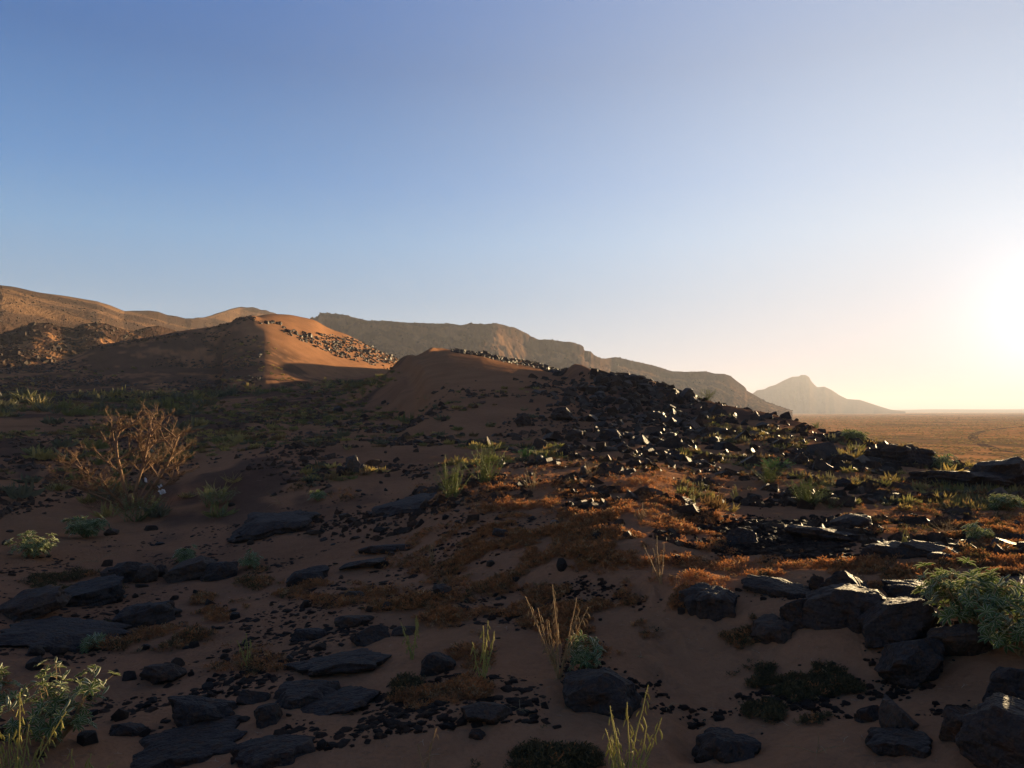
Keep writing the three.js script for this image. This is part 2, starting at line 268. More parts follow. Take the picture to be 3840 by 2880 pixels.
{
  const azs = [], rs = [];
  for (let a = -180; a < -62; a += 5) azs.push(a); for (let a = -62; a < -36; a += .5) azs.push(a);
  for (let a = -36; a < 37; a += .075) azs.push(a); for (let a = 37; a < 62; a += .5) azs.push(a); for (let a = 62; a <= 180.01; a += 5) azs.push(Math.min(a, 180)); if (azs[azs.length - 1] < 180) azs.push(180);
  for (let r = .25; r < 2.9; r += .35) rs.push(r);
  for (let r = 3; r < 12; r *= 1.0052) rs.push(r);
  for (let r = 12; r < 300; r *= 1.0088) rs.push(r);
  for (let r = 300; r < 620; r *= 1.05) rs.push(r); rs.push(640);
  const g = patchMesh(azs.map(a => a * Math.PI / 180), rs, (x, z, az, r) => r > 630 ? -24 : landHeight(x, z) - (az > .06 ? .6 * smooth(140, 200, r) : 0), groundColor, 1.3);
  structure(mesh('desert_ground', g, groundMat));
}

{ // the open plain below, out to the horizon
  const azs = [], rs = []; for (let a = -180; a < -8; a += 4) azs.push(a); for (let a = -8; a < 40; a += .12) azs.push(a); for (let a = 40; a < 180; a += 4) azs.push(a); azs.push(180);
  for (let r = 45; r < 3000; r *= 1.011) rs.push(r); for (let r = 3000; r < 15000; r *= 1.06) rs.push(r); rs.push(15000);
  const plainMat = new THREE.MeshPhysicalMaterial({ name: 'scrub_plain', vertexColors: true, map: sandTint, roughness: 1, specularIntensity: 0 });
  const g = patchMesh(azs.map(a => a * Math.PI / 180), rs, (x, z, az, r) => PLAIN + .25 * fbm(x / 30, z / 30, 3) * smooth(60, 200, r) + Math.min(8, r / 2000) * fbm(x / 900 + 5, z / 900, 2) * .4, (x, z, az, r) => {
    const n = fbm(x / 60, z / 34, 4, .6), m = fbm(x / 11, z / 9, 3, .6), c = mixc([.60, .27, .098], [.30, .165, .062], smooth(-.2, .45, n * .7 + m * .5)); return mixc(c, [.16, .115, .055], .6 * smooth(.1, .5, fbm(x / 240 + 7, z / 160, 3))); }, 9);
  structure(mesh('plain', g, plainMat));
  // dirt track across the plain
  const pts = [[1100, 462], [1050, 457], [1020, 452.5], [1003, 450], [990, 447], [980, 443.5], [974, 439.5], [973, 436.5], [976, 433.5], [984, 431], [996, 429.2], [1016, 427.2], [1045, 425]].map(([px, py]) => { const s = sight(px, py), r = (PLAIN - EYE) / s.slope, [x, z] = polar(s.az, r); return new THREE.Vector3(x, 0, z); });
  const curve = new THREE.CatmullRomCurve3(pts), pos = [], idx = [], uv = [], N = 220;
  for (let i = 0; i <= N; i++) { const p = curve.getPoint(i / N), t = curve.getTangent(i / N), nx = -t.z, nz = t.x, l = Math.hypot(nx, nz); for (let k = 0; k < 5; k++) { const w = (k / 2 - 1) * (2.6 + .5 * noise2(i / 4, k)) , x = p.x + nx / l * w, z = p.z + nz / l * w, r = Math.hypot(x, z); pos.push(x, PLAIN + .25 * fbm(x / 30, z / 30, 3) * smooth(60, 200, r) + Math.min(8, r / 2000) * fbm(x / 900 + 5, z / 900, 2) * .4 + (k % 4 ? .12 - (k === 2 ? -.04 : .03) : .03), z); uv.push(x / 9, z / 9); if (i && k) { const a = (i - 1) * 5 + k - 1, b = a + 1, c = i * 5 + k - 1, d = c + 1; idx.push(a, b, c, b, d, c); } } }
  const tg = new THREE.BufferGeometry(); tg.setAttribute('position', new THREE.Float32BufferAttribute(pos, 3)); tg.setAttribute('uv', new THREE.Float32BufferAttribute(uv, 2)); tg.setIndex(idx); tg.computeVertexNormals();
  structure(mesh('dirt_track', tg, new THREE.MeshPhysicalMaterial({ name: 'track_dust', color: lin(.15, .085, .05), map: sandTint, roughness: 1, specularIntensity: 0, side: THREE.DoubleSide })));
}
// ---------------------------------------------------------------- far hills, each a ridge with its own distance, crest and flanks
const ridgeSpots = {};
function ridge(name, o) {
  const { sky, dist, depth, base, rows = 70, step = .045, cliff = 0, gully = 1, color, mat, relief = 1, seed = 0 } = o;
  const x0 = sky[0][0], x1 = sky[sky.length - 1][0], azs = [];
  for (let a = azOf(x0) * 180 / Math.PI; a < azOf(x1) * 180 / Math.PI; a += step) azs.push(a * Math.PI / 180);
  azs.push(azOf(x1));
  const na = azs.length, pos = [], col = [], uv = [], idx = [];
  const back = Math.floor(rows * .22), total = rows + back;
  for (let j = 0; j < na; j++) {
    const px = pxOf(azs[j]), D = lineAt(dist, px), s = sight(px, lineAt(sky, px)), along_ = azs[j] * D;
    const top = EYE + s.slope * D, b = lineAt(base, px), dep = lineAt(depth, px), cl = typeof cliff === 'function' ? cliff(px) : cliff;
    // shoulders and gullies run down the slope: they move the flank to and fro
    const spur = fbm(along_ / 170 + seed, 3.7 + seed, 3, .55), rib = fbm(along_ / 26 + seed * 3, 9.2, 3, .6);
    for (let i = 0; i <= total; i++) {
      let t, r, y;
      if (i <= rows) {
        t = i / rows;
        const foot = D - dep * (1 + .35 * gully * spur);
        r = mix(foot, D, t);
        // profile: long talus, then the rock band
        const f = cl > 0 ? (t < .86 ? mix(0, 1 - cl, Math.pow(t / .86, 1.35)) : mix(1 - cl, 1, Math.pow(smooth(.86, .95, t), .8))) : Math.pow(t, 1.25);
        y = mix(b, top, f);
        const free = Math.sin(Math.PI * Math.min(1, t * 1.02)), H = Math.max(1, top - b);
        y += free * H * .10 * gully * (spur * .8 + .35 * rib * t) * (1 - .3 * cl);
        y += relief * H * .016 * free * fbm(along_ / 18 + seed, r / 30, 4, .55);
        if (cl > 0 && t > .80 && t < .97) { r += (rib * .7 + .4 * noise2(along_ / 7, y / 9 + seed)) * 9; }
        y += free * H * .075 * relief * (.55 - Math.abs(fbm(along_ / 70 + 8 + .3 * spur, r / 160 + seed, 3, .6))) + free * H * .03 * relief * fbm(along_ / 22, r / 26 + seed, 3, .6);
        if (i === rows) y = top + relief * (top - b) * .006 * noise2(along_ / 5 + 3, seed) * 2;
      } else { t = (i - rows) / back; r = D + dep * 1.1 * t; y = mix(top, b, smooth(0, 1, t)) - .5 * t; }
      const [x, z] = polar(azs[j], r); pos.push(x, y, z); uv.push(x / 40, y / 40 + z / 60);
      const c = color(px, clamp(i / rows, 0, 1), x, y, z, along_, r); col.push(...c);
      if (j && i) { const q = j * (total + 1) + i, p = q - (total + 1); idx.push(p - 1, q - 1, p, p, q - 1, q); }
    }
  }
  const g = new THREE.BufferGeometry();
  g.setAttribute('position', new THREE.Float32BufferAttribute(pos, 3)); g.setAttribute('uv', new THREE.Float32BufferAttribute(uv, 2)); g.setAttribute('color', new THREE.Float32BufferAttribute(col, 3));
  g.setIndex(idx); g.computeVertexNormals();
  const m = structure(mesh(name, g, mat)); ridgeSpots[name] = { pos, nrm: g.attributes.normal, rows, total, na }; return m;
}
const hN = [16, 47, 110].map((p, i) => wrapNoise(p, 31 + i)), hg = rng(15);
const hillTint = tile(512, (u, v) => { const k = .62 + .5 * (hN[0](u, v) * .35 + hN[1](u, v) * .35 + hN[2](u, v) * .3) + .16 * (hg() - .5); return [k, k, k]; });
const hillBump = tile(512, (u, v) => { const k = .3 * hN[0](u, v) + .4 * hN[1](u, v) + .3 * hN[2](u, v); return [k, k, k]; });
const hillMat = new THREE.MeshPhysicalMaterial({ specularIntensity: 0, name: 'desert_hillside', vertexColors: true, map: hillTint, bumpMap: hillBump, bumpScale: .7, roughness: .95 });
const hc = (c, n) => [c[0] * n, c[1] * n, c[2] * n];
const HILL_E = [[-420, 262], [-120, 274], [0, 285], [24, 289], [40, 292.2], [65, 295.9], [84, 299.2], [96, 301], [108.5, 305.3], [117, 308.6], [123, 311], [138.6, 311], [148, 310.5], [157, 311.5], [166, 314.7], [175, 315.9], [184.5, 318.3], [193, 318.3], [211, 315.5], [220.6, 311.9], [229, 308.9], [240, 306.8], [248, 307.3], [257, 308.3], [265, 310.3], [285, 317], [310, 328], [345, 345]];
ridge('hill', { sky: HILL_E, dist: [[-420, 340], [0, 540], [100, 660], [190, 850], [240, 1050], [345, 1250]], depth: [[-420, 130], [0, 190], [190, 260], [345, 300]], base: [[-420, 12], [345, 10]], mat: hillMat, gully: 1.3, seed: 2,
  color: (px, t, x, y, z, al) => { const n = fbm(al / 30, y / 12 + 3, 4, .6), sandy = smooth(.05, .35, n + .12), k = .9 + .2 * noise2(al / 7, y / 4); return hc(mixc([.075, .045, .031], [.165, .092, .050], sandy), k); } });
const HILL_F = [[-420, 330], [-60, 340], [0, 334], [18, 327], [34, 323.5], [48, 322.5], [60, 327], [72, 328.5], [84, 323], [96, 322], [108, 324.5], [122, 329], [133, 331], [146, 327], [158, 325.5], [170, 329], [186, 334], [215, 345]];
ridge('rocky_hill', { sky: HILL_F, dist: [[-420, 215], [0, 310], [100, 345], [215, 430]], depth: [[-420, 50], [0, 80], [215, 120]], base: [[-420, 10], [215, 12]], rows: 80, mat: hillMat, gully: 1.8, relief: 2.6, seed: 7,
  color: (px, t, x, y, z, al, r) => { const n = fbm(al / 11, r / 16, 4, .65), sand = smooth(-.05, .25, n + .35 - 1.1 * t * t), k = .85 + .3 * noise2(al / 2.5, y / 1.5); return hc(mixc([.065, .038, .028], [.27, .135, .064], sand), k); } });
const MESA = [[285, 332], [300, 324], [313.5, 319.6], [316.5, 318.6], [319.6, 314], [331.6, 315], [342.5, 315.6], [354.5, 318.6], [366.6, 322.2], [408.8, 325.2], [445, 326.4], [463, 327.9], [481, 327.3], [496.8, 326], [505, 327.6], [515, 329.4], [522, 332.6], [529.4, 336.2], [532, 337.8], [539, 341], [548.7, 340.5], [557, 341.9], [569, 342.9], [580, 345.9], [583.7, 348.3], [584.3, 351.9], [590.9, 352.3], [593.9, 356.1], [600.6, 359.7], [606.6, 359.7], [616, 358.5], [630.7, 361.6], [648.8, 365.2], [664.4, 369.4], [672.9, 371.8], [685, 372.4], [705.4, 371.8], [715, 374.2], [724.7, 374.5], [730.8, 376.6], [736.8, 381.4], [745, 387.5], [746.7, 391], [753, 394.5], [765.5, 401.6], [778, 406], [792, 410.5]];
ridge('mesa', { sky: MESA, dist: [[285, 1350], [360, 1250], [500, 1400], [600, 1600], [612, 1750], [700, 1950], [792, 2250]], depth: [[285, 420], [500, 520], [600, 640], [792, 900]], base: [[285, 8], [400, 0], [520, -14], [792, -15]], rows: 90, mat: hillMat, gully: .55, relief: .8, seed: 4, step: .035,
  cliff: (px) => .13 * smooth(470, 530, px) * (1 - smooth(752, 770, px)) + .03,
  color: (px, t, x, y, z, al, r) => { const n = fbm(al / 40, r / 50, 4, .6), scree = smooth(-.1, .35, n), band = t > .84 ? .72 : 1, k = (.88 + .2 * noise2(al / 9, y / 5)) * band; return hc(mixc([.105, .056, .038], [.22, .118, .062], scree * (t > .84 ? .4 : 1)), k); } });
const PEAK = [[738, 402], [752, 394], [756.7, 390.3], [764, 389.3], [769, 386.6], [775.5, 384.7], [784, 380.3], [791.8, 376.8], [799.4, 376.3], [800.6, 375], [806, 375], [809.4, 377.2], [811.6, 381.6], [817, 387.2], [824.4, 386.6], [832, 390.3], [839.5, 395.4], [847, 399], [852, 399.4], [859.5, 399.8], [867, 402.3], [878.3, 406], [890, 409.6], [905, 411.4]];
ridge('mountain', { sky: PEAK, dist: [[738, 6200], [905, 6800]], depth: [[738, 1300], [905, 1300]], base: [[738, -16], [905, -16]], rows: 60, mat: hillMat, gully: .5, relief: .6, seed: 9, step: .035, cliff: 0,
  color: (px, t, x, y, z, al, r) => hc([.15, .095, .065], .9 + .2 * fbm(al / 120, r / 120, 3)) });
// low rises at the far side of the plain
ridge('far_rise', { sky: [[840, 411.5], [880, 410.2], [930, 409.2], [990, 409.4], [1060, 409.0], [1200, 409.3], [1500, 408.5]], dist: [[840, 11500], [1500, 12500]], depth: [[840, 1500], [1500, 1500]], base: [[840, -16], [1500, -16]], rows: 16, mat: hillMat, gully: .3, relief: .2, seed: 12, step: .1, color: () => [.16, .10, .07] });
// ---------------------------------------------------------------- rocks
function hit(px, py, r0 = 3, r1 = 400) { // where the line of sight through a photo point meets the ground
  const s = sight(px, py); let prev = r0;
  for (let r = r0; r < r1; r *= 1.01) { const [x, z] = polar(s.az, r); if (EYE + s.slope * r <= landHeight(x, z)) { let a = prev, b = r; for (let k = 0; k < 14; k++) { const m = (a + b) / 2, [mx, mz] = polar(s.az, m); if (EYE + s.slope * m <= landHeight(mx, mz)) b = m; else a = m; } const [fx, fz] = polar(s.az, b); return { x: fx, z: fz, y: landHeight(fx, fz), r: b, az: s.az }; } prev = r; }
  const [x, z] = polar(s.az, r1); return { x, z, y: landHeight(x, z), r: r1, az: s.az, miss: true };
}
const rN = [7, 19, 53, 120].map((p, i) => wrapNoise(p, 61 + i)), rgk = rng(65);
const rockTint = tile(512, (u, v) => { const n = rN[0](u, v) * .3 + rN[1](u, v * 2) * .3 + rN[2](u, v) * .25 + rN[3](u, v) * .15; let k = .30 + 1.1 * n; const rust = smooth(.6, .8, rN[1](u + .4, v)) * .8; const fleck = rgk() < .012 ? 1.4 : 1; k *= fleck; return [k * (1 + rust * .45) * .8, k * (1 + rust * .08) * .77, k * (1 - rust * .2) * .74]; });
const rockBump = tile(512, (u, v) => { const bed = rN[1](u * .4, v * 2) * .6 + rN[2](u * .3, v * 1.5) * .4; const k = .34 * bed + .3 * rN[1](u, v) + .22 * rN[2](u, v) + .14 * rN[3](u, v); return [k, k, k]; });
function rockMaterial(name, c, rough, spec = .15) { return new THREE.MeshPhysicalMaterial({ name, color: lin(...c), map: rockTint, bumpMap: rockBump, bumpScale: .035, roughness: rough, specularIntensity: spec }); }
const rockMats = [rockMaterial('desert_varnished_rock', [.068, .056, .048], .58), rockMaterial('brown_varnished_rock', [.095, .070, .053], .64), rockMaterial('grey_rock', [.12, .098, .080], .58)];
const chipMat = rockMaterial('stone_chips', [.066, .051, .043], .8);
const bedrockMat = rockMaterial('dark_bedrock', [.066, .052, .044], .7, .15), boulderMats = [rockMaterial('weathered_black_rock', [.062, .050, .043], .68, .16), rockMaterial('weathered_brown_rock', [.084, .062, .048], .72, .15)];
function boxUV(g, scale) { // texture laid on by the side each face looks to, in metres
  const p = g.attributes.position, uv = new Float32Array(p.count * 2), a = new THREE.Vector3(), b = new THREE.Vector3(), c = new THREE.Vector3(), n = new THREE.Vector3();
  for (let i = 0; i < p.count; i += 3) {
    a.fromBufferAttribute(p, i); b.fromBufferAttribute(p, i + 1); c.fromBufferAttribute(p, i + 2);
    n.copy(b).sub(a).cross(c.clone().sub(a)); const ax = Math.abs(n.x), ay = Math.abs(n.y), az = Math.abs(n.z);
    [a, b, c].forEach((q, k) => { const o = (i + k) * 2; if (ay >= ax && ay >= az) { uv[o] = q.x / scale; uv[o + 1] = q.z / scale; } else if (ax >= az) { uv[o] = q.z / scale; uv[o + 1] = q.y / scale; } else { uv[o] = q.x / scale; uv[o + 1] = q.y / scale; } });
  }
  g.setAttribute('uv', new THREE.BufferAttribute(uv, 2)); return g;
}
function facetPlanes(R, shape) {
  const P = [], n3 = (x, y, z) => new THREE.Vector3(x, y, z).normalize(), j = (s) => (R() - .5) * s;
  if (shape === 'boulder') { for (let i = 0; i < 17; i++) { const y = 1 - 2 * (i + .5) / 17, a = i * 2.4 + j(.8), q = Math.sqrt(1 - y * y); P.push([n3(q * Math.cos(a) + j(.4), y + j(.3), q * Math.sin(a) + j(.4)), .88 + j(.22)]); } return P; }
  const tilt = shape === 'wedge' ? .6 : shape === 'shard' ? .45 : shape === 'block' ? .42 : .3;
  for (const [x, y, z] of [[1, 0, 0], [-1, 0, 0], [0, 1, 0], [0, -1, 0], [0, 0, 1], [0, 0, -1]]) P.push([n3(x + j(tilt), y + j(tilt * .8), z + j(tilt)), .92 + j(.14)]);
  if (shape === 'wedge') { const a = R() * 6.28; P.push([n3(Math.cos(a), .85 + j(.3), Math.sin(a)), .42 + .12 * R()]); P.push([n3(-Math.cos(a) + j(.5), .5 + j(.3), -Math.sin(a) + j(.5)), .62 + .15 * R()]); }
  const cuts = 6;
  for (let i = 0; i < cuts; i++) { const a = i / cuts * 6.28 + j(1.2); P.push([n3(Math.cos(a), j(1.3) + .25, Math.sin(a)), .86 + .3 * R()]); }
  for (let i = 0; i < 3; i++) { const a = R() * 6.28; P.push([n3(Math.cos(a), .6 + .6 * R(), Math.sin(a)), .88 + .25 * R()]); }
  return P;
}
function facetRock(seed, shape) { // plain broken stone: the body that its joint planes leave; half extents about 1
  const P = facetPlanes(rng(seed), shape), pts = [], m = new THREE.Matrix3();
  for (let i = 0; i < P.length; i++) for (let j = i + 1; j < P.length; j++) for (let k = j + 1; k < P.length; k++) {
    const a = P[i][0], b = P[j][0], c = P[k][0]; m.set(a.x, a.y, a.z, b.x, b.y, b.z, c.x, c.y, c.z); if (Math.abs(m.determinant()) < .02) continue;
    const v = new THREE.Vector3(P[i][1], P[j][1], P[k][1]).applyMatrix3(m.clone().invert());
    if (P.every(([n, d]) => n.dot(v) <= d + 1e-6)) pts.push(v);
  }
  const g = new ConvexGeometry(pts); return g;
}
function carvedRock(seed, shape, sx, sy, sz, detail, rough = 1) { // large stone: the same body, with bedding steps, chips and a weathered skin; real size
  const P = facetPlanes(rng(seed), shape), ico = new THREE.IcosahedronGeometry(1, detail), p = ico.attributes.position, v = new THREE.Vector3(), o = seed * 7.77 % 100, sc = Math.min(sx, sy, sz), big = Math.max(sx, sz);
  for (let i = 0; i < p.count; i++) {
    v.fromBufferAttribute(p, i).normalize();
    let t = 1e9; for (const [n, d] of P) { const q = n.dot(v); if (q > 1e-4) t = Math.min(t, d / q); }
    t = Math.min(t, 1.55); v.multiplyScalar(t);
    const wx = v.x * sx, wy = v.y * sy, wz = v.z * sz;
    const bed = noise2(wy / (.03 + .16 * sc) + o + .8 * noise2(wx / (.5 * big), wz / (.5 * big) + o), o + wx / (2 * big)) * .09, chip = noise3(wx / (.25 * big + .05) + o, wy / (.2 * big + .05), wz / (.25 * big + .05)) * .11 + noise3(wx / (.08 * big + .03) + o, wy / (.07 * big + .02), wz / (.08 * big + .03)) * .04;
    const side = 1 - Math.abs(v.y) * .6, an = Math.atan2(v.z, v.x), jag = (shape === 'slab' ? .26 : .10) * noise2(Math.cos(an) * 2.1 + o, Math.sin(an) * 2.1 - o) + (shape === 'slab' ? .08 : .03) * noise2(Math.cos(an) * 6 + o, Math.sin(an) * 6);
    const f = 1 + rough * (bed * side + chip + jag);
    p.setXYZ(i, wx * f, wy * (1 + rough * chip * .8), wz * f);
  }
  const g = ico; g.deleteAttribute('uv'); g.deleteAttribute('normal'); return boxUV(g, .7);
}
function smoothNormals(g, angle = 32) { // faces that meet at a blunt angle share a normal
  g.computeVertexNormals(); const p = g.attributes.position, n = g.attributes.normal, key = (i) => `${Math.round(p.getX(i) * 4000)},${Math.round(p.getY(i) * 4000)},${Math.round(p.getZ(i) * 4000)}`, map = new Map();
  for (let i = 0; i < p.count; i++) { const k = key(i); (map.get(k) ?? map.set(k, []).get(k)).push(i); }
  const out = new Float32Array(p.count * 3), c = Math.cos(angle * Math.PI / 180), a = new THREE.Vector3(), b = new THREE.Vector3(), s = new THREE.Vector3();
  for (const l of map.values()) for (const i of l) { a.fromBufferAttribute(n, i); s.set(0, 0, 0); for (const k of l) { b.fromBufferAttribute(n, k); if (b.dot(a) > c) s.add(b); } s.normalize(); out.set([s.x, s.y, s.z], i * 3); }
  g.setAttribute('normal', new THREE.BufferAttribute(out, 3)); return g;
}
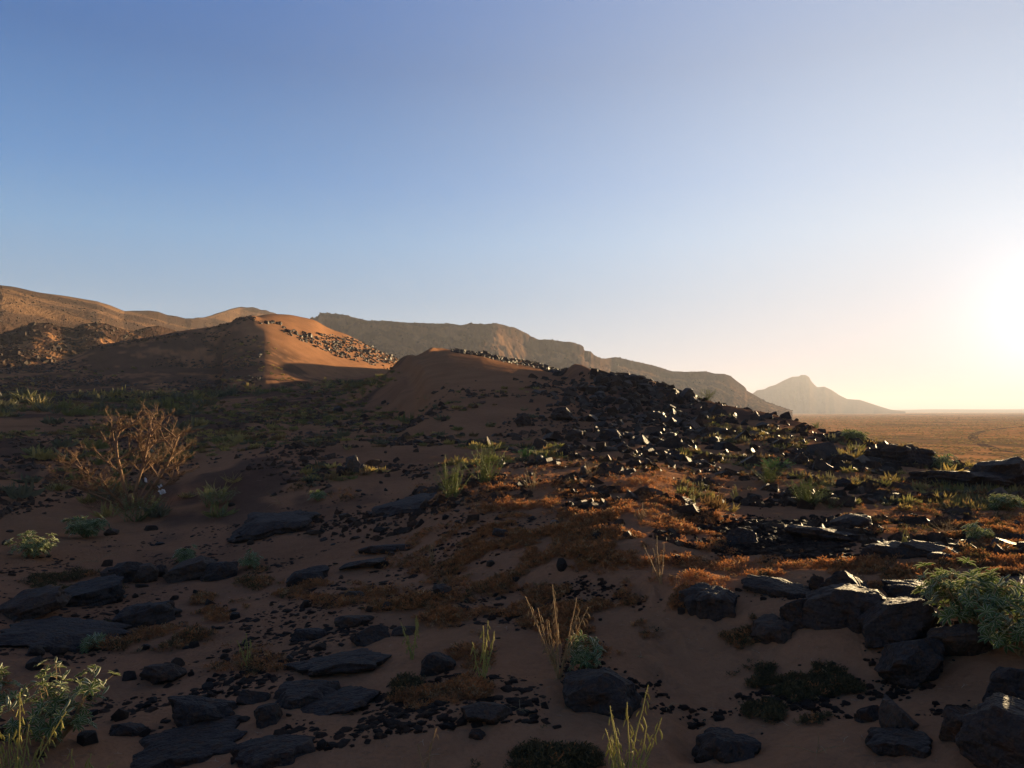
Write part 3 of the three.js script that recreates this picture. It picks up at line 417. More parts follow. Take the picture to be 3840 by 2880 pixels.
// [photo column, row of its foot, width, height, shape, name, label, group?, turn?, depth share?, sink?]
const BIG = [
  [598, 713, 74, 54, 'block', 'boulder', 'big black boulder with flat top behind the podded stalks, beside the small lupine', .5, .85],
  [484, 727, 46, 30, 'boulder', 'boulder', 'rounded black boulder on bare sand beside the green and rust cushion plants', 1.2, .9],
  [478, 739, 16, 9, 'slab', 'stone', 'small flat stone lying just in front of the rounded black boulder', .2, .8],
  [708, 617, 54, 30, 'slab', 'flat_rock', 'tilted dark slab at the low end of the ledge, beside bare footprinted sand', .35, .9],
  [784, 597, 76, 16, 'slab', 'ledge_rock', 'long low ledge of dark bedrock at the edge of the sunlit sand', .12, .55],
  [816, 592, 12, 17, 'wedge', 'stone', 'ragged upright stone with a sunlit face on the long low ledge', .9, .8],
  [846, 597, 46, 26, 'wedge', 'rock', 'dark wedge of rock with a pale sunlit end in the ledge', 2.2, .8],
  [856, 628, 68, 42, 'slab', 'bedrock_block', 'large bedded block of black bedrock below the ledge beside the big lupine', .25, .8],
  [898, 646, 60, 44, 'block', 'bedrock_block', 'black bedrock block half hidden behind the big lupine', .7, .8],
  [930, 606, 70, 18, 'slab', 'ledge_rock', 'black ledge rock rising behind the big lupine', .3, .5],
  [802, 628, 36, 34, 'wedge', 'rock', 'dark pointed rock standing among rusty cushion plants below the ledge', 1.4, .9],
  [775, 643, 40, 22, 'slab', 'rock', 'low dark rock with a dry grass tuft on it, on shaded sand', .4, .8],
  [912, 688, 58, 48, 'boulder', 'boulder', 'dark two-toned boulder on shaded sand below the big lupine', 2.0, .9],
  [960, 664, 58, 34, 'boulder', 'boulder', 'broad black boulder right under the branches of the big lupine', .2, .9],
  [1011, 705, 28, 38, 'block', 'boulder', 'upright black boulder below the hanging leaves of the big lupine', .6, .9],
  [899, 733, 40, 32, 'wedge', 'rock', 'pointed dark rock with a hollow side on the bare shaded sand', 2.6, .7],
  [900, 756, 48, 24, 'slab', 'flat_rock', 'smooth black slab lying against the pointed dark rock', .5, .8],
  [967, 743, 32, 34, 'block', 'rock', 'squat upright dark rock with a black shard leaning on it', .3, .8],
  [988, 729, 26, 15, 'shard', 'rock_shard', 'black shard leaning on the squat upright dark rock', 2.4, .5],
  [1014, 772, 62, 62, 'block', 'bedrock_block', 'large black outcrop rising from the shaded sand below the hanging lupine leaves', .4, .9],
  [868, 722, 22, 18, 'wedge', 'rock', 'small dark tilted rock alone on bare sand between the dark cushion plant and pointed rock', 1.1, .8],
  [728, 762, 52, 38, 'slab', 'flat_rock', 'rough grey bedrock slab sticking out of sand near the podded stalks', .25, .9],
  [206, 724, 56, 30, 'slab', 'flat_rock', 'tilted black slab with a pale sunlit broken end', .55, .7],
  [188, 764, 92, 34, 'slab', 'bedrock_block', 'largest black bedrock block under the tilted slab with sunlit end', .5, .8],
  [254, 704, 26, 17, 'wedge', 'rock', 'black wedge of rock beside the tilted slab with sunlit end', .4, .8],
  [308, 706, 66, 32, 'slab', 'flat_rock', 'broad rough slab of dark bedrock beside the greenish cushion plant', .5, .9],
  [338, 713, 74, 26, 'slab', 'flat_rock', 'overhanging dark bedrock slab with sand below its edge', .3, .8],
  [274, 764, 70, 34, 'slab', 'flat_rock', 'long dark bedrock slab crossing the shaded sand towards the cushion plants', .75, .9],
  [340, 677, 92, 25, 'slab', 'flat_rock', 'wide flat bedrock slab in the sand between the thin podded stalks', .25, .8],
  [354, 627, 38, 14, 'slab', 'rock', 'long black rock lying flat before the white chipped stones', .35, .7],
  [373, 643, 36, 20, 'wedge', 'rock', 'dark rock with chipped white sunlit edges beside thin podded stalk', 1.3, .8],
  [403, 636, 22, 11, 'block', 'rock', 'small black rock with pale lit top behind the thin podded stalk', .6, .8],
  [440, 674, 36, 26, 'shard', 'rock_shard', 'long dark rock fin pointing down the sand slope', .9, .5],
  [267, 725, 23, 22, 'block', 'rock', 'small squared dark rock between two bedrock slabs', .5, .9],
  [310, 640, 30, 14, 'slab', 'rock', 'low dark flat rock sunk in sand below rusty cushion plants', .5, .7],
  [355, 600, 20, 10, 'slab', 'rock', 'thin dark flat stone at the foot of the rusty plant mat', .4, .8],
  [388, 611, 11, 9, 'block', 'stone', 'small lone dark stone on smooth shaded sand', .6, .9],
  [443, 597, 22, 12, 'boulder', 'rock', 'low rounded dark rock in front of a rusty plant mat', .4, .8],
  [308, 583, 38, 17, 'slab', 'rock', 'black rock lying beside a small patch of sunlit sand', .4, .7],
  [112, 584, 22, 15, 'boulder', 'boulder', 'smallest of the black boulders in the row below the dead tree', .4, .9],
  [127, 583, 26, 24, 'boulder', 'boulder', 'tallest black boulder in the row below the dead tree', 1.4, .9],
  [145, 583, 22, 18, 'boulder', 'boulder', 'middle black boulder in the row below the dead tree', 2.4, .9],
  [160, 577, 14, 11, 'boulder', 'boulder', 'low end boulder of the row below the dead tree', 3, .9],
  [192, 580, 42, 24, 'block', 'boulder', 'broad black boulder behind the small lit lupine', .4, .8],
  [220, 580, 34, 22, 'boulder', 'boulder', 'black boulder beside the small lit lupine and rusty cushion', 1.4, .8],
  [30, 622, 54, 26, 'boulder', 'boulder', 'large black boulder in the dark outcrop below the leafy shrubs', .3, .8],
  [82, 606, 54, 22, 'block', 'rock', 'black rock with orange sunlit chips on its edge', .7, .8],
  [64, 650, 88, 22, 'slab', 'flat_rock', 'very wide black bedrock slab sloping below the large boulder', .25, .8],
  [146, 625, 46, 26, 'slab', 'bedrock_block', 'square-edged dark block in sand beside the rusty trailing mat', .3, .9],
  [164, 685, 38, 22, 'boulder', 'boulder', 'rounded black boulder alone on shaded sand above the tilted slab', .5, .8],
  [132, 736, 34, 14, 'slab', 'rock', 'low crescent shaped black rock beside the bottom lupine', .2, .6],
  [352, 473, 14, 17, 'block', 'rock', 'tall squared block standing alone on the sandy slope', .3, .8],
  [341, 476, 11, 9, 'boulder', 'stone', 'dark stone resting against the tall squared block', .8, .9],
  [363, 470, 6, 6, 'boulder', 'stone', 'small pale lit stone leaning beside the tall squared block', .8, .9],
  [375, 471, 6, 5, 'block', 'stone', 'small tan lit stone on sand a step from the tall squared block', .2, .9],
  [402, 442, 9, 7, 'wedge', 'rock', 'lone pointed dark rock on the open sand slope', .6, .9],
  [472, 446, 11, 6, 'slab', 'rock', 'flat dark block on open sand behind the green shrubs', .2, .9],
  [487, 447, 9, 10, 'wedge', 'rock', 'upright pointed dark rock behind the green shrubs', .9, .9],
  [413, 511, 66, 15, 'slab', 'flat_rock', 'flat grey bedrock slab in front of the tall green shrub', .15, 1.1],
  [278, 535, 78, 22, 'slab', 'flat_rock', 'long flat bedrock slab sloping down towards the dead tree', .22, 1.0],
  [388, 553, 54, 12, 'slab', 'flat_rock', 'thin dark overhanging bedrock shelf with pebbles on top', .2, .8],
  [368, 569, 46, 12, 'slab', 'flat_rock', 'grey flat bedrock slab just above a lit rusty mat', .3, 1.0],
  [502, 537, 17, 8, 'block', 'rock', 'dark rock at the near edge of the large rusty mat', .4, .9],
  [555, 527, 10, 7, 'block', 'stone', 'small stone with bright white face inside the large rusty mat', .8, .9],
  [741, 547, 28, 23, 'wedge', 'rock', 'pointed pyramid rock at the end of the large rusty mat', .7, .9],
  [539, 451, 15, 13, 'wedge', 'rock', 'squat dark rock beside the bright green bush', .5, .9],
  [565, 456, 16, 9, 'slab', 'rock', 'dark rock with a sunlit end, next along from the bright green bush', .3, .9],
  [576, 440, 17, 10, 'block', 'rock', 'flat topped dark rock on sand below the rock pile', .2, .9],
  [611, 441, 23, 13, 'block', 'boulder', 'large squared dark boulder low in the rock pile', .1, .8],
  [621, 451, 17, 9, 'wedge', 'rock', 'long dark wedge just below the large squared boulder', .3, .8],
  [562, 421, 22, 13, 'boulder', 'boulder', 'big dark boulder at the shaded side of the rock pile', .3, .9],
  [523, 426, 16, 13, 'boulder', 'boulder', 'dark boulder at the sandy foot of the rock pile', .3, .9],
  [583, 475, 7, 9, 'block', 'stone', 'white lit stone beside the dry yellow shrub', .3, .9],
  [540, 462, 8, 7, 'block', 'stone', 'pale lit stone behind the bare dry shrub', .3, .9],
  [999, 487, 40, 26, 'block', 'boulder', 'large squared block of rock at the brow above the plain', .35, .8],
  [968, 489, 68, 16, 'slab', 'flat_rock', 'wide flat bedrock shelf in front of the large squared block', .1, .8],
  [902, 466, 42, 17, 'slab', 'bedrock_block', 'layered dark outcrop at the brow above the plain', .12, .8],
  [822, 541, 60, 14, 'slab', 'ledge_rock', 'broken dark ledge with many stones on it beside the dark gravel', .3, .7],
  [850, 530, 36, 10, 'block', 'ledge_rock', 'squared dark block at the upper end of the broken ledge', .5, .8],
  [893, 559, 50, 17, 'slab', 'ledge_rock', 'tall dark face of the split ledge behind a small green weed', .2, .6],
  [935, 558, 50, 12, 'slab', 'ledge_rock', 'tapering end of the split ledge above rusty plants', .35, .6],
  [941, 560, 18, 7, 'slab', 'flat_rock', 'thin stacked slabs at the foot of the split ledge', .1, .7],
  [845, 487, 14, 8, 'wedge', 'rock', 'dark rock among dry scrub on the upper slope', .5, .9],
  [802, 464, 15, 10, 'wedge', 'rock', 'tilted dark rock with a bright edge on the upper slope', .7, .8],
  [1006, 551, 20, 8, 'block', 'rock', 'brick shaped dark rock among rusty plants', .3, .7],
  [996, 502, 14, 8, 'wedge', 'rock', 'small dark wedge below the wide bedrock shelf', .3, .7],
  [1018, 590, 46, 10, 'slab', 'flat_rock', 'grey streaked bedrock slab behind the top of the big lupine', .2, .8],
  [626, 375, 7, 6, 'block', 'boulder', 'square topped block crowning the rock pile', .2, .9],
  [594, 377, 8, 8, 'block', 'boulder', 'smooth upright block on the crest of the rock pile', .5, .9],
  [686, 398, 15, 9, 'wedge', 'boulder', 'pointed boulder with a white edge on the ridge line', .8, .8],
];
const rocksAt = [];
BIG.forEach(([px, py, w, h, shape, name, label, turn, dep], i) => {
  const q = hit(px, py), k = q.r / FOCAL / Math.cos(q.az), sx = w * k / 2, sz = sx * dep, sink = shape === 'slab' ? .5 : .35;
  const down = (EYE - q.y) / q.r, hy = Math.max((shape === 'slab' ? .08 : .24) * w * k, (h * k - 1.6 * sz * down) * (w > 24 ? .72 : .9)); // what is left once the top's foreshortened depth is taken off
  const sy = hy * (1 + sink) / 2 / .86, detail = w > 40 ? 28 : w > 20 ? 18 : 10;
  const g = smoothNormals(carvedRock(101 + i * 13, shape, sx, sy, sz, detail, w > 20 ? 1 : .8), 26);
  const m = mesh(name, g, /bedrock|ledge/.test(name + label) ? bedrockMat : /white|pale|tan|lit/.test(label) && w < 16 ? rockMats[2] : boulderMats[i % 2], scene);  // paler rock for small pale stones; for lit ones sunlight put into colour
  tag(m, label, name.includes('boulder') ? 'boulder' : name === 'stone' ? 'stone' : 'rock');
  // the foot of its near side lies at the sighted point
  const cx = q.x + Math.sin(q.az) * sz * .85, cz = q.z - Math.cos(q.az) * sz * .85;
  const gy = Math.min(landHeight(cx, cz), q.y + .4 * hy);
  m.position.set(cx, gy + hy - sy * .86, cz);
  const flip = i % 3 === 1 ? Math.PI : 0; // broken faces look every way
  m.rotation.set((shape === 'slab' ? .14 : .2) * Math.sin(i * 3), -q.az + flip + (turn - .7) * .7, (shape === 'slab' ? .14 : .24) * Math.sin(i * 1.7 + 1), 'YXZ');
  rocksAt.push([cx, cz, Math.max(sx, sz)]);
});
// ---------------------------------------------------------------- single rocks strewn over the slopes
const SHAPES = { block: 'squared', slab: 'flat', wedge: 'pointed', shard: 'slanting', boulder: 'rounded' };
const stock = {}; for (const [k, s] of Object.entries(SHAPES)) stock[k] = [0, 1, 2, 3].map(i => { const g = facetRock(500 + i * 31 + k.length * 7, k); g.computeVertexNormals(); return boxUV(g, 1.4); });
const crestLine = [[397, 358], [421, 352], [439, 348.7], [456, 348.5], [480, 352], [505, 358], [534, 363], [548, 367], [564, 371.8], [586, 373], [622, 373], [635.5, 374], [641.5, 378], [649, 382], [661, 386.5], [679, 391], [697, 396], [721, 403.5], [745, 408.5], [765, 413], [782, 420], [801, 422.5], [817, 426], [834, 434], [859, 441.5], [903, 446], [932, 455], [960, 462], [980, 469], [1024, 483]];
const COLOURS = ['black', 'brown', 'grey'];
function strew(seed, n, pick, size, where, group, opt = {}) {
  const R = rng(seed); let made = 0, tries = 0;
  while (made < n && tries++ < n * 12) {
    const [px, py] = pick(R), q = hit(px, py); if (q.miss) continue;
    const sz = Math.exp(mix(Math.log(size[0]), Math.log(size[1]), Math.pow(R(), 1.8))) * q.r / FOCAL / 2;
    if (rocksAt.some(([x, z, s]) => Math.hypot(x - q.x, z - q.z) < .75 * (s + sz) * (opt.tight ?? 1))) continue;
    const dark = opt.dark; const kinds = opt.kinds ?? ['block', 'slab', 'wedge', 'shard', 'boulder'], shape = kinds[Math.floor(R() * kinds.length)], ci = R() < .55 || dark ? (R() < .6 ? 0 : 1) : R() < .75 ? 1 : 2;
    const sy = { block: .8, slab: .34, wedge: .8, shard: .75, boulder: .7 }[shape] * (.8 + .5 * R()), wpx = sz * 2 * FOCAL / q.r;
    const name = wpx > size[1] * .55 ? 'boulder' : 'rock';
    const m = mesh(name, stock[shape][Math.floor(R() * 4)], rockMats[ci], scene);
    m.scale.set(sz * (.8 + .4 * R()), sz * sy, sz * (.7 + .4 * R()));
    m.rotation.set((R() - .5) * .5, R() * 6.28, (R() - .5) * .5 + (shape === 'shard' ? .5 : 0));
    m.position.set(q.x, q.y + sz * sy * .45, q.z);
    const big = wpx > size[1] * .55 ? 'large' : wpx > size[0] * 1.5 ? 'middling' : 'small';
    tag(m, `${big} ${SHAPES[shape]} ${COLOURS[ci]} rock ${where(px, py)}`, name, group(px, py));
    rocksAt.push([q.x, q.z, sz]); made++;
  }
}
const tri = (R) => (R() + R() - 1);
strew(1, 84, (R) => { const px = 622 + 60 * tri(R) + 14 * tri(R); return [px, lineAt(crestLine, px) + 1.5 + 30 * Math.pow(R(), 1.3)]; }, [5, 14], (px, py) => py < lineAt(crestLine, px) + 10 ? (px < 600 ? 'on the shaded crest of the rock pile' : px < 645 ? 'at the summit of the rock pile' : 'where the rock pile drops to the plain') : px < 610 ? 'on the shaded flank of the rock pile' : 'on the sunny flank of the rock pile', () => 'rocks of the rock pile', { tight: .7 });
strew(2, 60, (R) => { const px = 635 + 80 * tri(R); return [px, lineAt(crestLine, px) + 26 + 55 * R()]; }, [4.5, 13], (px, py) => px < 600 ? 'scattered on the sand below the rock pile' : px < 680 ? 'tumbled below the rock pile' : 'on the stony slope beneath the ridge line', () => 'rocks below the rock pile');
strew(3, 20, (R) => { const px = 481 + 25 * tri(R); return [px, lineAt([[455, 352], [468, 350.5], [481, 349], [493, 354], [506, 360]], px) + 5 * R()]; }, [3.5, 7], () => 'in the dark heap behind the rippled dune', () => 'rocks of the heap behind the rippled dune', { tight: .5, kinds: ['block', 'wedge', 'boulder'] });
strew(4, 22, (R) => { const px = mix(500, 565, R()); return [px, lineAt(crestLine, px) + 1 + 3 * R()]; }, [3, 6.5], () => 'in the row along the brink of the rippled dune', () => 'rocks along the brink of the rippled dune', { tight: .5, kinds: ['block', 'wedge', 'boulder'] });
const fieldLine = [[268, 322], [280, 328], [300, 335], [325, 342], [350, 348], [395, 359]];
strew(5, 44, (R) => { const t = R(), px = mix(285, 394, t); return [px, lineAt(fieldLine, px) + tri(R) * (2.5 + 7 * t * (1 - .6 * t)) + 1]; }, [2.6, 6], () => 'in the rock field down the side of the big dune', () => 'rocks of the field on the big dune', { dark: true, tight: .6, kinds: ['block', 'wedge', 'boulder'] });
strew(6, 8, (R) => [272 + 12 * tri(R), 324 + 2.5 * tri(R)], [3, 7], () => 'in the small outcrop high on the big dune', () => 'rocks of the outcrop on the big dune', { dark: true, tight: .5, kinds: ['block', 'boulder'] });
strew(7, 30, (R) => [mix(335, 560, R()), mix(402, 492, Math.pow(R(), .8))], [3.5, 9], (px, py) => py < 440 ? 'on the open sand under the rippled dune' : px < 430 ? 'on the sandy slope above the bedrock slabs' : 'among the stones behind the green shrubs', () => 'rocks on the sandy slope');
strew(8, 48, (R) => { const px = mix(690, 1020, R()); return [px, lineAt(crestLine, px) + 6 + 85 * Math.pow(R(), 1.2)]; }, [4, 12], (px, py) => py < lineAt(crestLine, px) + 22 ? 'along the brow above the plain' : px < 820 ? 'on the stony slope beside the green shrubs' : 'among the rusty plants on the upper slope', () => 'rocks on the slope above the plain');
strew(9, 30, (R) => [mix(250, 700, R()), mix(500, 620, R())], [5, 13], (px, py) => px > 500 ? 'lying among the rusty plants' : 'lying on the sand between the bedrock slabs', () => 'loose rocks of the sandy flat', { kinds: ['slab', 'wedge', 'block'] });
strew(13, 34, (R) => [mix(0, 330, R()), mix(585, 760, R())], [7, 20], (px, py) => px < 130 ? 'in the dark rubble below the leafy shrubs' : 'in the rubble around the tilted bedrock', () => 'rubble among the black outcrops', { dark: true, tight: .55, kinds: ['slab', 'wedge', 'shard', 'block'] });
strew(10, 26, (R) => [mix(5, 300, R()), mix(500, 720, R())], [6, 15], (px, py) => py < 580 ? 'on the shaded slope below the dead tree' : 'on the dark sand beside the black outcrops', () => 'loose rocks of the shaded hollow', { kinds: ['slab', 'wedge', 'boulder'] });
strew(11, 14, (R) => [mix(60, 330, R()), mix(424, 470, R())], [4, 8], () => 'on the stony ground behind the dead tree', () => 'rocks behind the dead tree', { kinds: ['slab', 'wedge', 'boulder'] });
strew(12, 24, (R) => { const px = mix(92, 248, R()); return [px, lineAt([[92, 349.5], [120, 342.5], [145, 340], [171, 334.5], [205, 330], [229, 323.5], [248, 319.5]], px) + 2.5 * R()]; }, [2.5, 5.5], () => 'on the dark crest beside the big dune', () => 'rocks on the dark crest', { tight: .5, kinds: ['block', 'wedge', 'boulder'] });

// ---------------------------------------------------------------- stones too many to count
function copies(name, geo, mat, list, label, category, tint) {
  const im = new THREE.InstancedMesh(geo, mat, list.length); im.name = numbered(name); im.castShadow = im.receiveShadow = true;
  const m = new THREE.Matrix4(), q = new THREE.Quaternion(), e = new THREE.Euler();
  list.forEach((l, i) => { m.compose(new THREE.Vector3(l.x, l.y, l.z), q.setFromEuler(e.set(l.a ?? 0, l.b ?? 0, l.c ?? 0, 'YXZ')), new THREE.Vector3(l.s * (l.w ?? 1), l.s * (l.h ?? 1), l.s * (l.d ?? 1))); im.setMatrixAt(i, m); if (tint) im.setColorAt(i, tint(l, i)); });
  im.userData.kind = 'stuff'; tag(im, label, category); scene.add(im); return im;
}
function sow(seed, n, pxr, rr, accept, make) {
  const R = rng(seed), out = []; let tries = 0;
  while (out.length < n && tries++ < n * 14) { const px = mix(pxr[0], pxr[1], R()), r = Math.exp(mix(Math.log(rr[0]), Math.log(rr[1]), R())), az = azOf(px), [x, z] = polar(az, r); if (R() > accept(px, r, x, z)) continue; const o = make(R, px, r, x, z); if (o) { o.x = x; o.z = z; o.y = landHeight(x, z) + (o.up ?? 0); out.push(o); } }
  return out;
}
const rowOf = (px, r) => { const az = azOf(px), [x, z] = polar(az, r), h = landHeight(x, z); return 411 - (h - EYE) / r * FOCAL / Math.cos(az); };
const cluster = (x, z, s, o) => fbm(x / s + o, z / s - o, 3, .6);
const stoneA = boxUV((() => { const g = facetRock(901, 'wedge'); g.computeVertexNormals(); return g; })(), 1.4), stoneB = boxUV((() => { const g = facetRock(917, 'slab'); g.computeVertexNormals(); return g; })(), 1.4);
const stoneTint = (l, i) => { const k = .6 + .8 * ((i * .618) % 1), w = (i * .377) % 1; return lin(k * (1 + .45 * w * w), k * (1 + .12 * w * w), k * (.98 - .1 * w)); };
const spin = (R, o) => Object.assign(o, { a: (R() - .5) * .7, b: R() * 6.28, c: (R() - .5) * .7, w: .7 + .6 * R(), d: .7 + .6 * R() });
copies('tumbled_stones', stoneA, rockMats[0], [
  ...sow(21, 1500, [530, 900], [17, 46], (px, r, x, z) => { const y = rowOf(px, r), up = y - lineAt(crestLine, px); return clamp(.95 - up / 70, .04, 1) * smooth(-.45, .35, cluster(x, z, 3, 2) + .5 * smooth(560, 620, px) - .1) * (px < 560 ? .35 : 1) * (1 - .9 * smooth(655, 750, px)); }, (R, px, r) => spin(R, { s: Math.exp(mix(Math.log(.035), Math.log(.30), Math.pow(R(), 2))), h: .6 + .4 * R(), up: .03 })),
  ...sow(22, 700, [452, 566], [70, 132], (px, r) => { const up = rowOf(px, r) - lineAt(crestLine, px); return up < 5 && up > -2 ? 1 : 0; }, (R) => spin(R, { s: .12 + .28 * R() * R(), h: .8, up: .05 })),
], 'broken dark stones packed between the larger rocks of the pile', 'stones', stoneTint);
copies('slope_stones', stoneA, rockMats[1], [
  ...sow(23, 4600, [560, 1024], [8, 30], (px, r, x, z) => smooth(-.15, .5, cluster(x, z, 1.6, 5)), (R, px, r) => spin(R, { s: Math.exp(mix(Math.log(.012), Math.log(.11), Math.pow(R(), 2.6))) * (.6 + r / 22), h: .5 + .5 * R(), up: .01 })),
  ...sow(24, 1900, [300, 580], [11, 48], (px, r, x, z) => smooth(.0, .6, cluster(x, z, 3.4, 9)) * (1 - duneShare(px, r)), (R, px, r) => spin(R, { s: Math.exp(mix(Math.log(.018), Math.log(.11), Math.pow(R(), 2))) * (.5 + r / 26), h: .4 + .5 * R(), up: .01 })),
  ...sow(25, 2800, [-20, 330], [14, 110], (px, r, x, z) => smooth(-.25, .5, cluster(x, z, 2 + r / 8, 4)), (R, px, r) => spin(R, { s: Math.exp(mix(Math.log(.02), Math.log(.10), Math.pow(R(), 2))) * (.5 + r / 34), h: .4 + .5 * R(), up: .01 })),
], 'small dark stones strewn over the sandy slopes', 'stones', stoneTint);
copies('gravel', stoneB, chipMat, [
  ...sow(26, 15000, [-20, 560], [4.6, 15], (px, r, x, z) => Math.pow(smooth(-.25, .75, cluster(x, z, 1.3, 3) + .3 * cluster(x, z, .3, 8) + .15 * smooth(5, 9, r)), 1.8), (R) => spin(R, { s: Math.exp(mix(Math.log(.004), Math.log(.042), Math.pow(R(), 2.7))), h: .2 + .25 * R(), up: -.002 })),
  ...sow(27, 5200, [680, 880], [7.6, 11.5], (px, r, x, z) => { const y = rowOf(px, r); return box(y, 520, 556, 8) * box(px, 700, 872, 14) * smooth(-.5, .2, cluster(x, z, .8, 6)); }, (R) => spin(R, { s: Math.exp(mix(Math.log(.006), Math.log(.045), Math.pow(R(), 1.6))), h: .4 + .4 * R(), up: .003 })),
  ...sow(28, 2600, [560, 1040], [4.2, 9], (px, r, x, z) => Math.pow(smooth(-.1, .9, cluster(x, z, .9, 12)), 2.2), (R) => spin(R, { s: Math.exp(mix(Math.log(.005), Math.log(.03), Math.pow(R(), 1.6))), h: .35 + .4 * R(), up: .002 })),
], 'thin dark gravel chips lying on the red sand', 'gravel', stoneTint);
copies('dune_field_stones', stoneA, rockMats[0], [
  ...sow(29, 900, [280, 398], [150, 305], (px, r, x, z) => { const d = rowOf(px, r) - lineAt(fieldLine, px); return Math.abs(d - 1) < 3 + 8 * smooth(285, 345, px) ? (.25 + .75 * smooth(-.3, .3, cluster(x, z, 8, 3))) : 0; }, (R) => spin(R, { s: .12 + .5 * R() * R() * R() + .1, h: .7, up: .1 })),
  ...sow(30, 2400, [0, 262], [105, 205], (px, r, x, z) => smooth(-.1, .4, cluster(x, z, 14, 8) + .25 * smooth(150, 60, px)), (R) => spin(R, { s: .12 + .35 * R() * R(), h: .6, up: .06 })),
], 'dark stones strewn on the far dune side and hill', 'stones', stoneTint);

// ---------------------------------------------------------------- the low dune's rippled skin
{
  const azs = [], rs = []; for (let px = 408; px <= 566; px += .5) azs.push(azOf(px)); for (let r = 42; r <= 130; r += .22) rs.push(r);
  const g = patchMesh(azs, rs, (x, z, az, r) => {
    const px = pxOf(az), up = rowOf(px, r) - lineAt(crestLine, px);
    const edge = box(px, 424, 548, 12) * box(r, mix(52, 46, smooth(440, 520, px)), mix(86, 118, smooth(450, 550, px)), 4), w = (x * .72 - z * .7) / .95 + .9 * noise2(x / 3.2, z / 3.2) + .35 * noise2(x / .9, z / .9), rip = Math.pow(.5 + .5 * Math.sin(w * 6.283), 1.5);
    return landHeight(x, z) + mix(-.25, .05, edge) + .045 * edge * rip * smooth(-.6, .2, noise2(x / 7, z / 7) + .25);
  }, (x, z, az, r) => { const k = 1 + .12 * fbm(x / 3.3, z / 3.3, 3); return [SAND[0] * k, SAND[1] * k, SAND[2] * k]; }, 1.3);
  structure(mesh('rippled_dune', g, groundMat));
}

// rocks and bushes that roughen the far hillsides
{
  const R = rng(808), on = (name, n, s0, s1, t0, t1) => { const { pos, rows, total, na } = ridgeSpots[name], out = []; for (let k = 0; k < n; k++) { const j = Math.floor(R() * na), i = Math.floor(mix(t0, t1, R()) * rows), q = (j * (total + 1) + i) * 3, x = pos[q], z = pos[q + 2]; if (cluster(x, z + pos[q + 1] * 2, s1 * 14, 3) < R() * .7 - .35) continue; out.push(spin(R, { x: x + (R() - .5) * s1, y: pos[q + 1] + s0 * .2, z: z + (R() - .5) * s1, s: Math.exp(mix(Math.log(s0), Math.log(s1), R() * R())), h: .6 + .5 * R() })); } return out; };
  copies('hillside_stones', stoneA, chipMat, [...on('hill', 5200, .25, 1.1, .1, 1), ...on('rocky_hill', 7000, .2, 1.3, .15, 1), ...on('mesa', 3800, .7, 2.6, .2, .97)], 'dark boulders and bushes speckling the far hillsides', 'stones', stoneTint);
}
// ---------------------------------------------------------------- plants
// sighted ground, looked up once by column so that many plants can be placed
const sightTable = (() => { const T = []; for (let px = -60; px <= 1088; px += 4) { const az = azOf(px), col = new Float32Array(520).fill(-1); let top = 819; for (let r = 2.6; r < 330 && top > 308; r *= 1.006) { const row = rowOf(px, r); if (row < top) { for (let y = Math.min(819, Math.floor(top)); y >= Math.max(300, row); y--) if (y - 300 < 520 && y >= 300) col[y - 300] = r; top = row; } } T.push(col); } return T; })();
function spot(px, py) { const i = clamp(Math.round((px + 60) / 4), 0, sightTable.length - 1), r = sightTable[i][clamp(Math.round(py) - 300, 0, 519)]; if (r < 0) return null; const az = azOf(px), rr = r * (1 + .004 * Math.sin(px * 12.9 + py * 78.2)), [x, z] = polar(az, rr); return { x, z, y: landHeight(x, z), r: rr, az }; }
function leafMat(name, c, through = .35, rough = .8) { return new THREE.MeshPhysicalMaterial({ name, color: lin(...c), roughness: rough, transmission: through, thickness: 0, side: THREE.DoubleSide, specularIntensity: .4 }); }
const plain = (name, c, rough = .85) => new THREE.MeshPhysicalMaterial({ name, color: lin(...c), roughness: rough, specularIntensity: .35, side: THREE.DoubleSide });
const M = {
  lupine: new THREE.MeshPhysicalMaterial({ name: 'lupine_leaf', color: lin(1, 1, 1), vertexColors: true, roughness: .75, transmission: .32, thickness: 0, side: THREE.DoubleSide, specularIntensity: .4 }),
  lupineStem: plain('lupine_stem', [.24, .16, .075]), downy: new THREE.MeshPhysicalMaterial({ name: 'downy_pod', color: lin(1, 1, 1), vertexColors: true, roughness: .8, sheen: 1, sheenColor: lin(.6, .58, .45), sheenRoughness: .5, side: THREE.DoubleSide }),
  podGreen: leafMat('green_pod', [.36, .32, .07], .3), podDry: leafMat('dry_pod', [.34, .22, .085], .3), stemGreen: plain('green_stem', [.30, .26, .07]), stemDry: plain('dry_stem', [.30, .19, .085]),
  grass: leafMat('green_broom', [.16, .185, .045], .4), straw: leafMat('straw', [.36, .26, .12], .4), bush: leafMat('bright_bush_leaf', [.10, .20, .05], .4),
  bark: plain('sunbleached_bark', [.22, .125, .065]), twig: plain('thorny_twig', [.14, .076, .04]), white: new THREE.MeshPhysicalMaterial({ name: 'plastic_film', color: lin(.75, .72, .68), roughness: .5, transmission: .35, thickness: 0, side: THREE.DoubleSide }),
  tint: new THREE.MeshPhysicalMaterial({ name: 'tinted_leaf', color: lin(1, 1, 1), roughness: .85, transmission: .35, thickness: 0, side: THREE.DoubleSide, specularIntensity: .25 }),
};
const V = (x, y, z) => new THREE.Vector3(x, y, z);
